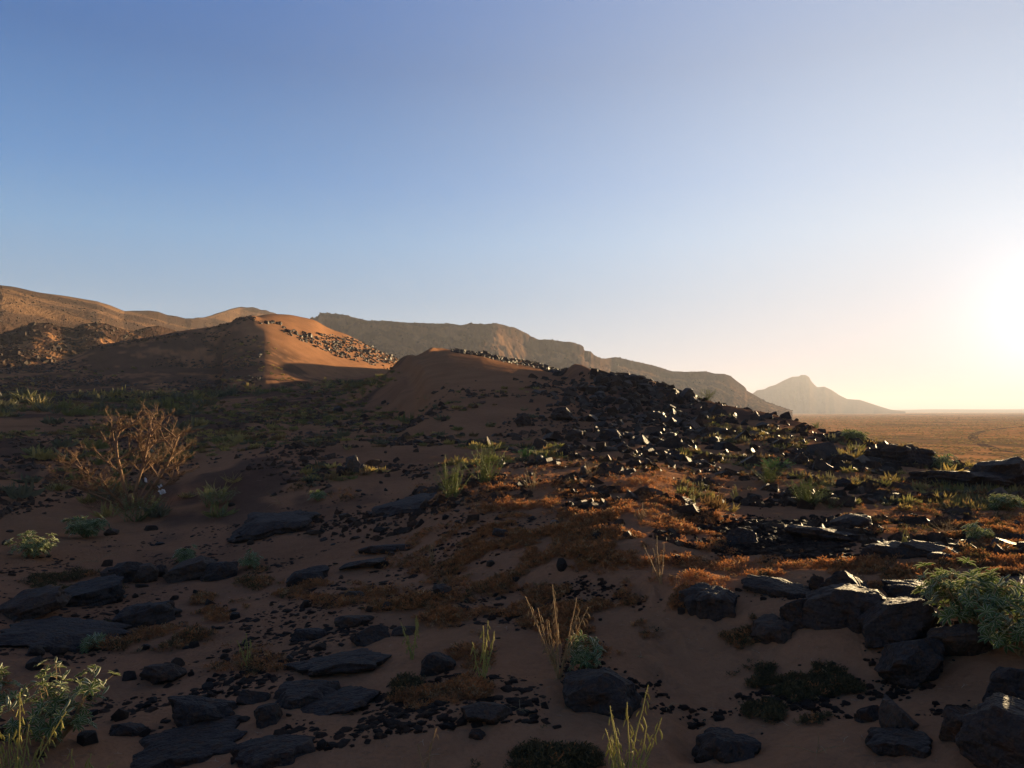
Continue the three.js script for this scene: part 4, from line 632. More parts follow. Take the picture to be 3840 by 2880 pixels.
function tube(pts, r0, r1, sides = 5) { // tapered stem along points
  const pos = [], idx = [], up = V(0, 0, 1), n = pts.length;
  for (let i = 0; i < n; i++) { const t = pts[Math.min(i + 1, n - 1)].clone().sub(pts[Math.max(i - 1, 0)]).normalize(), a = t.clone().cross(Math.abs(t.z) > .9 ? V(1, 0, 0) : up).normalize(), b = t.clone().cross(a), r = mix(r0, r1, i / (n - 1)); for (let k = 0; k < sides; k++) { const w = k / sides * 6.2832, q = pts[i].clone().addScaledVector(a, Math.cos(w) * r).addScaledVector(b, Math.sin(w) * r); pos.push(q.x, q.y, q.z); if (i) { const c = (i - 1) * sides, d = i * sides, k1 = (k + 1) % sides; idx.push(c + k, d + k, c + k1, c + k1, d + k, d + k1); } } }
  const g = new THREE.BufferGeometry(); g.setAttribute('position', new THREE.Float32BufferAttribute(pos, 3)); g.setIndex(idx); g.computeVertexNormals(); return g;
}
function bend(from, dir, len, n, droop, R, wob = .12) { // a growing line
  const pts = [from.clone()], d = dir.clone().normalize(), p = from.clone(); for (let i = 0; i < n; i++) { d.x += (R() - .5) * wob; d.z += (R() - .5) * wob; d.y += droop / n; d.normalize(); p.addScaledVector(d, len / n); pts.push(p.clone()); } return pts;
}
function soup(tris, colors) { const g = new THREE.BufferGeometry(); g.setAttribute('position', new THREE.Float32BufferAttribute(tris, 3)); if (colors) g.setAttribute('color', new THREE.Float32BufferAttribute(colors, 3)); g.computeVertexNormals(); return g; }
function blade(out, base, dir, side, len, wid, fold = .25) { // a leaf folded along its midrib, four faces
  const n = side.clone().cross(dir).normalize(), a = base, b = base.clone().addScaledVector(dir, len), m = base.clone().addScaledVector(dir, len * .55), l = m.clone().addScaledVector(side, wid / 2).addScaledVector(n, wid * fold), r = m.clone().addScaledVector(side, -wid / 2).addScaledVector(n, wid * fold);
  for (const t of [[a, l, m], [m, l, b], [a, m, r], [m, b, r]]) for (const q of t) out.push(q.x, q.y, q.z);
}
function rndDir(R, up0, up1) { const a = R() * 6.2832, y = mix(up0, up1, R()), q = Math.sqrt(Math.max(0, 1 - y * y)); return V(q * Math.cos(a), y, q * Math.sin(a)); }

// ---- low fleshy plants that carpet the sand
function sprig(seed, n) { const R = rng(seed), t = []; for (let i = 0; i < n; i++) { const d = rndDir(R, .1, .95), s = d.clone().cross(V(.3, 1, .2)).normalize(), base = d.clone().multiplyScalar(.1 + .5 * R()); base.y = Math.abs(base.y) * .9; blade(t, base, rndDir(R, .1, .9), s, .3 + .25 * R(), .17, .2); } return soup(t); }
const MATS = [ // photo column, row, half width, half height, density, share of green
  [555, 497, 124, 28, 1.2, .08], [600, 528, 120, 26, 1.2, .04], [500, 543, 84, 20, 1, .04], [560, 550, 90, 18, .7, .05], [470, 572, 74, 14, .8, .08], [415, 600, 70, 9, .7, .1], [600, 640, 50, 14, .45, .15], [530, 590, 50, 12, .6, .08], [575, 612, 62, 25, 1, .15], [672, 545, 62, 14, .45, .05], [770, 566, 125, 12, .45, .05], [880, 576, 110, 11, 1, .1], [1000, 556, 60, 32, .75, .3], [950, 520, 95, 24, .6, .4], [870, 482, 66, 20, .45, .5], [800, 452, 55, 16, .4, .5], [965, 492, 60, 12, .6, .35], [318, 590, 52, 9, .9, .1], [378, 601, 56, 9, .8, .1], [257, 578, 22, 10, 1, .3], [222, 606, 26, 14, .9, .1], [146, 636, 64, 13, .6, .35], [430, 690, 42, 19, 1, .55], [470, 688, 20, 13, 1, .5], [790, 692, 62, 25, 1, .6], [535, 750, 72, 20, .9, .6], [345, 497, 18, 6, 1, .4], [300, 489, 14, 5, 1, .4], [275, 527, 18, 6, 1, .4], [75, 586, 46, 13, .8, .6], [598, 462, 56, 7, .9, .45], [652, 474, 40, 7, .7, .45], [755, 626, 34, 24, .7, .3], [10, 690, 28, 9, .7, .2], [700, 600, 60, 10, .45, .1], [470, 620, 46, 12, .5, .1], [640, 575, 80, 16, .3, .06], [250, 660, 40, 14, .3, .1], [470, 660, 24, 12, .5, .2], [860, 440, 30, 6, .5, .4], [720, 480, 60, 14, .35, .3], [420, 560, 60, 12, .35, .1], [950, 585, 70, 8, .8, .1], [990, 535, 40, 18, .8, .12],
];
{
  const R = rng(301), list = [[], []], areas = MATS.map(m => m[2] * m[3] * m[4] * Math.min(3, Math.max(.5, (m[1] - 405) / 60))), sum = areas.reduce((a, b) => a + b);
  MATS.forEach((m, mi) => {
    const n = Math.round(64000 * areas[mi] / sum);
    for (let i = 0; i < n; i++) {
      const a = R() * 6.283, q = Math.sqrt(R()) * (1 + .25 * R()), px = m[0] + Math.cos(a) * q * m[2], py = m[1] + Math.sin(a) * q * m[3] + (R() - .5), p = spot(px, py); if (!p || p.r > 40) continue;
      const patch = fbm(p.x / .55 + 11, p.z / .42, 3, .6) + .35 * (1 - q) + .25 * fbm(p.x / 1.5 + 40, p.z / .9 + 7, 2); if (patch < .02 + .12 * R()) continue;
      if (rocksAt.some(([x, z, s]) => Math.abs(x - p.x) < s * .7 && Math.abs(z - p.z) < s * .6)) continue;
      const green = R() < m[5] * 1.6 * smooth(.2, -.2, fbm(p.x / .9, p.z / .9 + 3, 2) - m[5] + .1), k = .65 + .7 * R(), s = (.026 + .038 * R()) * Math.min(1.7, .75 + p.r / 26) * (.8 + .5 * clamp(patch, 0, 1));
      list[i % 2].push({ ...p, y: p.y + s * (.1 + .5 * R() * clamp(patch * 1.4, 0, 1)), s, h: .9 + .4 * R(), b: R() * 6.28, a: (R() - .5) * .5, c: (R() - .5) * .5, col: green ? lin(.10 * k, .075 * k, .03 * k) : R() < .72 ? lin(.36 * k, .15 * k, .052 * k) : R() < .5 ? lin(.22 * k, .115 * k, .05 * k) : lin(.36 * k, .22 * k, .10 * k) });
    }
  });
  const names = ['rusty_ground_cover', 'trailing_ground_cover'], labels = ['rust red fleshy plants carpeting the sand in mats', 'rust and olive trailing plants growing between the stones'];
  list.forEach((l, i) => copies(names[i], sprig(40 + i, 13 + i * 2), M.tint, l, labels[i], 'ground cover', q => q.col));
}

// ---- lupines: hands of leaflets with silvery hair edges, their backlit glow put into the colour, downy pods
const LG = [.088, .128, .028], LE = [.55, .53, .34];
function palmate(seed, leaflets) { // leaf of radius 1 lying roughly level, on its stalk's end
  const R = rng(seed), pos = [], col = []; const put = (p, c) => { pos.push(p.x, p.y, p.z); col.push(...c); };
  for (let i = 0; i < leaflets; i++) {
    const a = i / leaflets * 6.283 * .93 + (R() - .5) * .16, rise = .22 + .3 * R(), L = .8 + .3 * R(), d = V(Math.cos(a), rise, Math.sin(a)).normalize(), s = V(-Math.sin(a), 0, Math.cos(a)), n = s.clone().cross(d).normalize(); if (n.y < 0) n.negate();
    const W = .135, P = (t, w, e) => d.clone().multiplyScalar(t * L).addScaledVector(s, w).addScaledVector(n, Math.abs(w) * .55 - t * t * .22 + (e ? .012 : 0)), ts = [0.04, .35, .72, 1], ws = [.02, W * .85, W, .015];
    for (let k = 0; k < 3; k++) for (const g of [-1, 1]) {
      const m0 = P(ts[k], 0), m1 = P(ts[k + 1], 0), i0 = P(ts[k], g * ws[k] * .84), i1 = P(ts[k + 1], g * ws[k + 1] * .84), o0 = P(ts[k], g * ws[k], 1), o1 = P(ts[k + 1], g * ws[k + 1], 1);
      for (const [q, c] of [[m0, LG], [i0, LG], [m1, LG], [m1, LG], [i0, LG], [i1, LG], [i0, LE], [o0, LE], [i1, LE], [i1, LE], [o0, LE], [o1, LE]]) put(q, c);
    }
  }
  return soup(pos, col);
}
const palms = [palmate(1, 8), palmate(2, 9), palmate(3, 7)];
function podShape(fat, curve, edge) { // pod along +y, length 1
  const pos = [], col = [], idx = [], n = 7, s = 6; for (let i = 0; i <= n; i++) { const t = i / n, w = fat * Math.pow(Math.sin(Math.PI * clamp(t * .96 + .02, 0, 1)), .7) + .006; for (let k = 0; k < s; k++) { const a = k / s * 6.283, rim = Math.abs(Math.cos(a)); pos.push(Math.cos(a) * w + curve * Math.sin(t * 3.1416 * .75), t, Math.sin(a) * w * .55); const e = rim > .9 ? 1 : 0; col.push(...mixc(edge[0], edge[1], e)); if (i) { const c = (i - 1) * s, d = i * s, k1 = (k + 1) % s; idx.push(c + k, d + k, c + k1, c + k1, d + k, d + k1); } } }
  const g = new THREE.BufferGeometry(); g.setAttribute('position', new THREE.Float32BufferAttribute(pos, 3)); g.setAttribute('color', new THREE.Float32BufferAttribute(col, 3)); g.setIndex(idx); g.computeVertexNormals(); return g;
}
const lupinePod = podShape(.13, .05, [[.13, .16, .06], [.5, .5, .36]]), slimPods = [podShape(.085, .18, [[1, 1, 1], [1, 1, 1]]), podShape(.08, -.12, [[1, 1, 1], [1, 1, 1]]), podShape(.095, .06, [[1, 1, 1], [1, 1, 1]])];
const YUP = V(0, 1, 0);
function lupine(label, px, py, height, spread, stems, leavesPer, seed, opt = {}) {
  const R = rng(seed), p = spot(px, py), o = thing('lupine', label, 'lupine', opt.group), k = height; o.position.set(p.x, p.y - .01, p.z);
  const leafR = opt.leaf ?? .055;
  for (let i = 0; i < stems; i++) {
    const a = i / stems * 6.283 + R() * .6, lean = (opt.lean ?? .9) * (.35 + .65 * R()), d = V(Math.cos(a) * lean * spread / height + (opt.dx ?? 0), 1, Math.sin(a) * lean * spread / height), len = k * (.75 + .4 * R()), pts = bend(V((R() - .5) * .03, 0, (R() - .5) * .03), d, len, 7, .25, R, .22);
    const st = mesh('stem', tube(pts, .0065, .0028, 5), M.lupineStem, o);
    for (let j = 0; j < leavesPer; j++) {
      const t = .25 + .75 * (j + R() * .8) / leavesPer, f = clamp(t, 0, .999) * 7, q0 = pts[Math.floor(f)].clone().lerp(pts[Math.floor(f) + 1], f % 1), out = rndDir(R, -.05, .6), tip = q0.clone().addScaledVector(out, leafR * (.9 + 1.1 * R()));
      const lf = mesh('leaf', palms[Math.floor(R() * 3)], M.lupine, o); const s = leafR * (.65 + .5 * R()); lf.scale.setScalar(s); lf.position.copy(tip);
      lf.quaternion.setFromUnitVectors(YUP, out.clone().multiplyScalar(.75).add(V(0, .75, 0)).add(rndDir(R, -1, 1).multiplyScalar(.35)).normalize()).multiply(new THREE.Quaternion().setFromAxisAngle(YUP, R() * 6.28));
      mesh('leaf_stalk', tube([q0, q0.clone().lerp(tip, .5).add(V(0, .004, 0)), tip], .0018, .0012, 3), M.lupineStem, st);
    }
    if (R() < (opt.pods ?? .6)) { const tip = pts[7]; for (let j = 0; j < 4 + Math.floor(R() * 3); j++) { const pd = mesh('pod', lupinePod, M.downy, o); pd.scale.setScalar(.05 + .02 * R()); pd.position.copy(tip).add(V((R() - .5) * .02, -.012 * j, (R() - .5) * .02)); pd.quaternion.setFromUnitVectors(YUP, rndDir(R, .25, .95)); } }
  }
  return o;
}
lupine('big silvery edged lupine spreading over the black rocks', 968, 632, .40, .42, 15, 11, 71, { leaf: .072, pods: .7, lean: 1.2 });
lupine('drooping lupine hanging over shaded sand beside the big one', 1016, 652, .34, .34, 10, 10, 72, { leaf: .07, pods: .5, lean: 1.3 });
lupine('small lupine growing behind the big flat topped boulder', 584, 668, .20, .16, 8, 7, 73, { leaf: .05, pods: .8 });
lupine('bushy lupine with yellowish pods beside the crescent shaped rock', 62, 742, .42, .40, 13, 9, 74, { leaf: .055, pods: .7, lean: 1.1 });
lupine('young lupine clump at the edge of the bushy lupine', -2, 712, .30, .18, 6, 8, 75, { leaf: .055, pods: .8 });
lupine('small lit lupine among the black boulders', 187, 566, .18, .17, 8, 7, 76, { leaf: .065 });
lupine('small lupine growing in the rusty cushion beside sunlit sand', 252, 566, .16, .12, 6, 6, 77, { leaf: .065 });
lupine('yellow green lupine on dark ground below the dead tree', 38, 556, .30, .40, 10, 8, 78, { leaf: .085 });
lupine('wide leafy lupine just below the dead tree', 88, 537, .34, .62, 14, 10, 79, { leaf: .09, pods: .4 });
lupine('tiny pale lupine at the edge of the trailing mat', 95, 648, .12, .12, 5, 5, 80, { leaf: .045, pods: .9 });
lupine('small pale lupine among rusty plants above the split ledge', 978, 542, .16, .18, 6, 6, 81, { leaf: .06, pods: .9 });
lupine('pale lupine on the brow above the plain', 852, 441, .4, .8, 10, 8, 82, { leaf: .14 });
lupine('pale lupine beside the wide flat bedrock shelf', 939, 469, .3, .5, 8, 7, 83, { leaf: .11 });
lupine('small pale lupine below the wide flat bedrock shelf', 1006, 511, .22, .3, 7, 7, 84, { leaf: .08 });
lupine('tiny green lupine on the olive cushion', 318, 500, .18, .25, 6, 6, 85, { leaf: .07, pods: .2 });

// ---- stalks hung with slim pods
function podStalks(label, px, py, height, spread, stems, podsPer, seed, opt = {}) {
  const R = rng(seed), p = spot(px, py), o = thing('podded_weed', label, 'weed', opt.group), mp = opt.dry ? M.podDry : M.podGreen, ms = opt.dry ? M.stemDry : M.stemGreen; o.position.set(p.x, p.y - .01, p.z);
  for (let i = 0; i < stems; i++) {
    const a = i / stems * 6.283 + R() * .9, ln = (i ? .35 + .65 * R() : .05) * spread / height, H = height * (i ? .55 + .4 * R() : 1), pts = bend(V((R() - .5) * .02, 0, (R() - .5) * .02), V(Math.cos(a) * ln + (opt.dx ?? 0), 1, Math.sin(a) * ln), H, 9, .1, R, .16);
    const bits = [tube(pts, .0052, .0022, 5)];
    for (let j = 0; j < 16; j++) { const t = .55 + .45 * j / 16, f = t * 8.99, q = pts[Math.floor(f)].clone().lerp(pts[Math.floor(f) + 1], f % 1), d = rndDir(R, .1, .7); bits.push(tube([q, q.clone().addScaledVector(d, .011 + .006 * R())], .0011, .0008, 3)); }
    const st = mesh('stem', mergeGeometries(bits), ms, o);
    for (let j = 0; j < podsPer; j++) {
      const t = .3 + .66 * (j + R() * .7) / podsPer, f = clamp(t, 0, .999) * 9, q = pts[Math.floor(f)].clone().lerp(pts[Math.floor(f) + 1], f % 1), sd = rndDir(R, -.1, .3).multiplyScalar(.012);
      const pd = mesh('pod', slimPods[Math.floor(R() * 3)], mp, st); pd.scale.setScalar((opt.pod ?? .045) * (.7 + .5 * R())); pd.position.copy(q).add(sd); pd.quaternion.setFromUnitVectors(YUP, V(sd.x * 30, -1, sd.z * 30).normalize()).multiply(new THREE.Quaternion().setFromAxisAngle(YUP, R() * 6.28));
    }
    const t = []; for (let j = 0; j < 9; j++) { const f = R() * 5, q = pts[Math.floor(f)].clone().lerp(pts[Math.floor(f) + 1], f % 1), d = rndDir(R, -.3, .6); blade(t, q, d, d.clone().cross(YUP).normalize(), .022 + .02 * R(), .007); }
    mesh('foliage', soup(t), mp, st);
  }
  return o;
}
podStalks('tall dry weed hung with tan pods standing behind the flat topped boulder', 558, 676, .64, .36, 10, 14, 91, { dry: true });
podStalks('green podded weed rising from bare sand in front of the flat topped boulder', 626, 792, .56, .36, 9, 12, 92, {});
podStalks('yellow green podded weed beside the bushy lupine', 22, 790, .55, .42, 10, 12, 93, { pod: .05 });
podStalks('low arching podded weed on the sand below the bushy lupine', 78, 800, .30, .36, 6, 9, 94, { pod: .05 });
podStalks('slender single podded weed beside white chipped stones', 413, 660, .36, .12, 4, 8, 95, {});
podStalks('slender podded weed standing on lit sand by the cushion plants', 484, 681, .42, .14, 5, 9, 96, {});
podStalks('small forked podded weed alone on shaded sand', 251, 664, .28, .1, 3, 5, 97, {});
podStalks('thin dry weed with few pods on the sunlit sand', 660, 582, .42, .2, 4, 5, 98, { dry: true });
podStalks('short dry weed in the middle of the large rusty mat', 641, 521, .22, .16, 6, 5, 99, { dry: true });
podStalks('thin weed standing above the grey bedrock slab', 432, 562, .24, .12, 4, 4, 100, { dry: true });
podStalks('small upright green weed before the split ledge', 902, 554, .28, .06, 5, 10, 101, {});
podStalks('thin pinkish weed stem beside the dark cushion plant', 428, 772, .28, .06, 2, 4, 102, { dry: true });
podStalks('small green weed on the dark gravel below the rock pile', 735, 500, .25, .2, 5, 8, 103, {});
podStalks('small leafy weed at the edge of the large rusty mat', 693, 506, .28, .18, 5, 6, 104, {});
// ---- broom like shrubs of many thin stems
function broomStem(seed, H, lean, leafy, wide) { const R = rng(seed), pts = bend(V(0, 0, 0), V(lean, 1, 0), H, 6, .05, R, .22), bits = [], t = []; const tg = tube(pts, .005 * H / .6, .0018 * H / .6, 3).toNonIndexed(); for (let j = 0; j < leafy; j++) { const f = (.18 + .8 * R()) * 5.99, q = pts[Math.floor(f)].clone().lerp(pts[Math.floor(f) + 1], f % 1), d = rndDir(R, -.5, .75); blade(t, q, d, d.clone().cross(YUP).normalize(), H * (.07 + .06 * R()), H * .018 * wide, .2); } const g = soup(t); tg.deleteAttribute('uv'); return mergeGeometries([tg, g]); }
const brooms = {}; for (const [k, leafy, wide] of [['green', 34, 1], ['dry', 14, .8], ['bushy', 44, 2.2]]) brooms[k] = [0, 1, 2, 3, 4, 5].map(i => broomStem(600 + i * 7 + leafy, 1, .05 + .16 * i, leafy, wide));
function shrub(name, label, category, px, py, height, spread, stems, kind, mat, seed, group) {
  const R = rng(seed), p = spot(px, py); if (!p) return null; const o = thing(name, label, category, group); o.position.set(p.x, p.y - .02, p.z);
  for (let i = 0; i < stems; i++) { const m = mesh('stem', brooms[kind][Math.min(5, Math.floor(R() * 6 * clamp(spread / height, .4, 1)))], mat, o); m.rotation.y = R() * 6.28; m.scale.set(height * (.75 + .5 * R()) * clamp(spread / height, .6, 1.8), height * (.6 + .4 * R()), height * (.75 + .5 * R()) * clamp(spread / height, .6, 1.8)); m.position.set((R() - .5) * spread * .35, 0, (R() - .5) * spread * .35); }
  return o;
}
const hp = (px, py, h) => { const p = spot(px, py); return h * p.r / FOCAL; }; // height in metres of something so many photo rows tall there
const S = (label, px, py, h, w, n, kind = 'green', mat = M.grass, name = 'broom_shrub', cat = 'shrub') => shrub(name, label, cat, px, py, hp(px, py, h), hp(px, py, w), n, kind, mat, Math.floor(px * 7 + py));
S('tall green broom shrub on its own sand mound in front of its twin', 452, 498, 46, 34, 34);
S('fuller green broom shrub beside the rounded pale stone', 485, 483, 44, 38, 36);
S('low yellow green broom shrub on sand beside the dead tree', 216, 506, 22, 40, 26);
S('broom shrub with hanging pods at the foot of the dead tree', 138, 519, 30, 42, 26);
S('bright green leafy bush at the foot of the rock pile', 525, 457, 13, 18, 20, 'bushy', M.bush, 'leafy_bush', 'bush');
S('bare dry twiggy shrub at the edge of the large rusty mat', 532, 490, 26, 24, 16, 'dry', M.straw, 'dry_shrub');
S('dry yellow shrub standing beside the white lit stone', 590, 477, 20, 18, 14, 'dry', M.straw, 'dry_shrub');
S('green bush on the stony slope above a yellowish broom', 774, 470, 16, 24, 24, 'bushy', M.bush, 'leafy_bush', 'bush');
S('yellowish broom shrub below the green bush on the stony slope', 768, 482, 22, 30, 26);
S('large rounded broom shrub above the broken ledge', 806, 505, 30, 38, 38);
S('green broom shrub showing over the ridge line', 706, 401, 14, 22, 26);
S('dry twiggy shrub among rusty plants below the brow', 944, 534, 18, 26, 18, 'dry', M.straw, 'dry_shrub');
S('straw coloured broom beside the flat bedrock shelf', 926, 482, 14, 26, 16, 'dry', M.straw, 'dry_shrub');
S('grey green bush between the stones of the broken ledge', 830, 508, 14, 26, 16, 'dry', M.grass, 'dry_shrub');
S('small dark bush on the brow beside the ridge stones', 816, 428, 8, 10, 14, 'bushy', M.bush, 'leafy_bush', 'bush');
S('faded green weed clump on the shaded sand slope', 428, 400, 7, 26, 12, 'dry', M.grass, 'grass_clump', 'grass');
S('faded clump of weeds beside the lone pointed rock', 316, 446, 8, 44, 14, 'dry', M.grass, 'grass_clump', 'grass');
// dry grass blades arching from the sand
function dryTuft(label, px, py, h, n, seed) { const R = rng(seed), p = spot(px, py), H = hp(px, py, h), o = thing('dry_grass_tuft', label, 'grass'); o.position.set(p.x, p.y - .005, p.z); for (let i = 0; i < n; i++) { const d = rndDir(R, .45, .95), pts = bend(V(0, 0, 0), d, H * (.7 + .7 * R()), 9, -1.5 * R() - .3, R, .1); mesh('blade', tube(pts, .0022, .0008, 4), M.straw, o); } return o; }
dryTuft('pale curling grass tuft on the low dark rock', 775, 620, 18, 12, 5); dryTuft('two long arching grass blades on bare shaded sand', 812, 748, 26, 5, 6); dryTuft('curling dry grass on sand beside the flat topped boulder', 520, 706, 14, 7, 7); dryTuft('dry curled grass behind the footprinted sand', 640, 655, 12, 6, 8); dryTuft('thin dry grass arch beyond the flat topped boulder', 664, 706, 14, 6, 9); dryTuft('dry forked twig above the greenish cushion plant', 417, 692, 18, 4, 10); dryTuft('pale dry grass tuft by the black boulder row', 88, 600, 20, 7, 11); dryTuft('bleached grass tuft on stony slope below the yellowish broom', 782, 520, 12, 9, 12);
dryTuft('dry twigs standing by the low dark flat stone', 101, 562, 22, 6, 13); dryTuft('thin dry stalks beside the olive cushion', 282, 505, 14, 6, 14);

// ---- the dead acacia
{
  const p = spot(131, 507), o = thing('dead_acacia', 'leafless thorny acacia lit orange by the low sun', 'tree'), R = rng(404), H = hp(131, 507, 122); o.position.set(p.x, p.y - .04, p.z);
  // limbs: start, aim, length as shares of the height; sideways first, then up, then depth
  const limbs = [[[.0, 0, .0], [-.10, 1, .06], .62, .022], [[.02, 0, .02], [.06, 1, -.1], .60, .020], [[.05, 0, 0], [.50, .75, .1], .62, .018], [[.04, .05, 0], [.9, .4, .2], .36, .014], [[-.05, .05, 0], [-.66, .6, .15], .42, .015], [[-.06, .02, 0], [-.8, .5, -.2], .44, .012], [[-.02, 0, .04], [-.35, .5, .8], .42, .012], [[.02, 0, -.04], [.3, .6, -.8], .46, .012]];
  const turn = new THREE.Matrix4().makeRotationY(-p.az);
  function grow(bits, thorns, from, dir, len, rad, level) {
    const pts = bend(from, dir, len, level ? 5 : 8, level ? .12 : .06, R, level ? .5 : .3); bits.push(tube(pts, rad, rad * (level > 2 ? .3 : .5), level > 1 ? 3 : 6));
    if (level > 3) return; const kids = level === 0 ? 8 : level === 1 ? 7 : level === 2 ? 6 : 4;
    for (let i = 0; i < kids; i++) { const t = level === 0 ? .38 + .62 * (i + R()) / kids : .18 + .82 * (i + R()) / kids, n = pts.length - 1, f = clamp(t, 0, .999) * n, q = pts[Math.floor(f)].clone().lerp(pts[Math.floor(f) + 1], f % 1), d = pts[Math.min(n, Math.floor(f) + 1)].clone().sub(pts[Math.floor(f)]).normalize().multiplyScalar(.8).add(rndDir(R, -.35, .8).multiplyScalar(.95)); d.y *= .8; grow(level >= 1 ? thorns : bits, thorns, q, d, len * (level === 0 ? .42 : .5) * (.6 + .5 * R()), rad * (level === 0 ? .48 : .5), level + 1); }
  }
  limbs.forEach(([s, d, l, r], i) => { const bits = [], fine = []; grow(bits, fine, V(s[0] * H, s[1] * H, s[2] * H), V(...d), l * H, r * H * .66, 0); const b = mesh(i < 3 ? 'trunk' : 'branch', mergeGeometries(bits).applyMatrix4(turn), M.bark, o); mesh('twigs', mergeGeometries(fine).applyMatrix4(turn), M.twig, b); });
  // brush at its foot
  const low = []; for (let i = 0; i < 260; i++) { const a = R() * 6.28, q = V(Math.cos(a) * R() * .3 * H, .02, Math.sin(a) * R() * .3 * H); low.push(tube(bend(q, rndDir(R, .15, .8), H * (.12 + .16 * R()), 4, .1, R, .6), .003, .001, 3)); }
  mesh('brushwood', mergeGeometries(low), M.twig, o);
  // scraps of plastic film caught in it
  const scrap = (label, dx, dy, s, seed) => { const Q = rng(seed), g = new THREE.PlaneGeometry(s * 1.5, s, 7, 5), a = g.attributes.position; for (let i = 0; i < a.count; i++) { const x = a.getX(i), y = a.getY(i); a.setXYZ(i, x + (Q() - .5) * s * .22, y + (Q() - .5) * s * .2 + .12 * s * Math.sin(x * 9 / s), (Q() - .5) * s * .4 + .25 * s * Math.sin(x * 5 / s + y * 4 / s)); } g.computeVertexNormals(); const m = mesh('plastic_scrap', g, M.white, scene); tag(m, label, 'litter'); m.position.set(p.x + dx * H, p.y + dy * H, p.z + .12); m.rotation.set(Q() - .5, Q() * 2, Q() - .5); };
  scrap('white plastic scrap snagged on a low limb of the dead tree', .14, .20, .07, 1); scrap('torn white plastic bag caught at the edge of the dead tree', .26, .115, .09, 2); scrap('white plastic strip hanging just under the torn bag', .245, .155, .055, 3); scrap('pale plastic rag lying at the foot of the dead tree', .10, -.01, .06, 4);
}

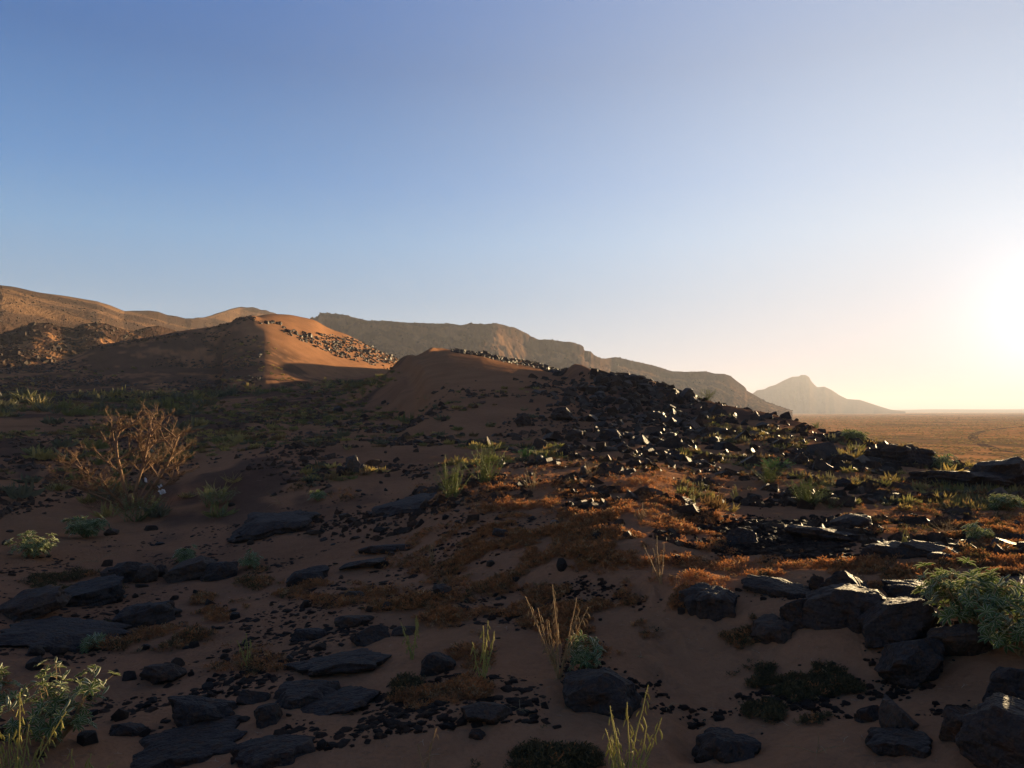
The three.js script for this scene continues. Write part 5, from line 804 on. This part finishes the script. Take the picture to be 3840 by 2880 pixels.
// ---- scrub of the hollow and of the plain
function tuft(seed, n, tall, wide) { const R = rng(seed), t = []; for (let i = 0; i < n; i++) { const d = rndDir(R, .35, 1), q = V((R() - .5) * .7, 0, (R() - .5) * .7); blade(t, q, d, d.clone().cross(V(.2, .1, 1)).normalize(), tall * (.6 + .5 * R()), wide, .15); } return soup(t); }
const tuftA = tuft(1, 26, 1, .13), tuftB = tuft(2, 34, .8, .2);
{
  const R = rng(555); let made = 0;
  const singles = (n, pick, size, label, group, mats) => { let k = 0, tries = 0; while (k < n && tries++ < n * 8) { const [px, py] = pick(), p = spot(px, py); if (!p) continue; const m = mesh('scrub_tuft', R() < .5 ? tuftA : tuftB, mats[Math.floor(R() * mats.length)], scene), s = p.r / FOCAL * mix(size[0], size[1], R()); m.scale.set(s * (.8 + .6 * R()), s * (.7 + .5 * R()), s * (.8 + .6 * R())); m.rotation.y = R() * 6.28; m.position.set(p.x, p.y - .03 * s, p.z); tag(m, `${m.scale.y > p.r / FOCAL * mix(size[0], size[1], .55) ? 'tall' : 'low'} ${m.geometry === tuftA ? 'spiky' : 'bushy'} ${m.material.name.replace('_scrub', '')} ${label}`, 'shrub', group); k++; made++; } };
  const gold = leafMat('sere_scrub', [.32, .24, .075], .4), olive = leafMat('olive_scrub', [.17, .16, .05], .4), grey = leafMat('grey_scrub', [.14, .13, .07], .4);
  singles(104, () => [mix(-5, 225, R() ** 1.25), mix(396, 417, R())], [6, 11], 'tuft in the sunlit band of scrub across the hollow', 'scrub tufts in the sunlit band', [gold, olive, grey]);
  singles(60, () => { const t = R(); return [mix(150, 392, t), mix(402, 379, t) + (R() - .4) * 9]; }, [4, 8], 'tuft in the row of scrub leading to the rippled dune', 'scrub tufts towards the rippled dune', [gold, olive, grey]);
  singles(46, () => [mix(0, 250, R()), mix(424, 520, R())], [9, 22], 'shrub on the shaded ground around the dead tree', 'shrubs around the dead tree', [gold, olive, grey]);
  singles(14, () => [mix(230, 560, R()), mix(410, 470, R())], [6, 12], 'shrub on the shaded sandy slope', 'shrubs on the sandy slope', [gold, olive, grey]);
  singles(22, () => { const px = mix(760, 1015, R()); return [px, lineAt(crestLine, px) + 8 + 60 * R()]; }, [6, 13], 'tuft among the stones above the plain', 'tufts on the slope above the plain', [gold, olive, grey]);
  const tints = [[.32, .24, .075], [.17, .16, .05], [.14, .13, .07], [.20, .12, .05]], tintOf = (l, i) => { const c = tints[(i * 7 + (i >> 3)) % 4], k = .7 + .6 * ((i * .618) % 1); return lin(c[0] * k, c[1] * k, c[2] * k); };
  copies('hollow_scrub', tuftB, M.tint, [
    ...sow(61, 2600, [-30, 400], [26, 170], (px, r, x, z) => smooth(-.2, .45, cluster(x, z, 5 + r / 14, 14) + .3 * box(r, 60, 140, 20)), (R, px, r) => ({ s: (.12 + .22 * R()) * (.6 + r / 110), h: .6 + .5 * R(), b: R() * 6.28, up: -.02 })),
    ...sow(62, 300, [300, 560], [16, 46], (px, r, x, z) => smooth(.1, .6, cluster(x, z, 4, 18)) * (1 - duneShare(px, r)), (R, px, r) => ({ s: .10 + .18 * R(), h: .6 + .5 * R(), b: R() * 6.28, up: -.02 })),
  ], 'low scrub scattered over the shaded hollow', 'scrub', tintOf);
  copies('slope_scrub', tuftA, M.tint, sow(63, 900, [680, 1030], [10, 34], (px, r, x, z) => smooth(0, .5, cluster(x, z, 3, 21)), (R, px, r) => ({ s: .07 + .13 * R(), h: .7 + .5 * R(), b: R() * 6.28, up: -.01 })), 'sere tufts scattered over the slope above the plain', 'scrub', tintOf);
  const plainY = (x, z) => { const r = Math.hypot(x, z); return PLAIN + .25 * fbm(x / 30, z / 30, 3) * smooth(60, 200, r) + Math.min(8, r / 2000) * fbm(x / 900 + 5, z / 900, 2) * .4; };
  const pl = []; const Q = rng(66); while (pl.length < 26000) { const px = mix(700, 1080, Q()), r = Math.exp(mix(Math.log(140), Math.log(2600), Math.pow(Q(), .8))), [x, z] = polar(azOf(px), r); if (cluster(x, z, 26, 30) < Q() * .5 - .2) continue; pl.push({ x, z, y: plainY(x, z) - .03, s: (.22 + .4 * Q()) * (1 + r / 900), h: .55 + .4 * Q(), b: Q() * 6.28 }); }
  const pt = [[.42, .24, .09], [.32, .20, .075], [.22, .17, .065], [.38, .26, .10]];
  copies('plain_scrub', tuftB, M.tint, pl, 'countless low dry bushes dotting the open plain', 'scrub', (l, i) => { const c = pt[(i * 5 + (i >> 2)) % 4], k = .7 + .6 * ((i * .618) % 1); return lin(c[0] * k, c[1] * k, c[2] * k); });
}

// ---- dry litter blown over the sand
{
  const R = rng(909), stick = mergeGeometries([tube([V(-.5, 0, 0), V(-.1, .03, .05), V(.5, 0, -.06)], .02, .012, 3), tube([V(-.1, .03, .05), V(.12, .08, .3)], .014, .008, 3)]), list = [];
  for (let i = 0; i < 2600; i++) { const p = spot(mix(-10, 1034, R()), mix(470, 775, Math.pow(R(), .8))); if (!p || fbm(p.x / .7, p.z / .7 + 9, 2) < -.15 + .3 * R()) continue; list.push({ ...p, y: p.y + .003, s: .02 + .10 * R() * R(), h: .6, b: R() * 6.28, c: (R() - .5) * .3 }); }
  const lt = [[.30, .20, .11], [.17, .105, .06], [.24, .13, .06], [.40, .31, .20]];
  copies('twig_litter', stick, plain('dry_litter', [1, 1, 1]), list, 'dry twigs and plant bits lying on the sand', 'litter', (l, i) => lin(...lt[i % 4]));
}
renderer.render(scene, camera);
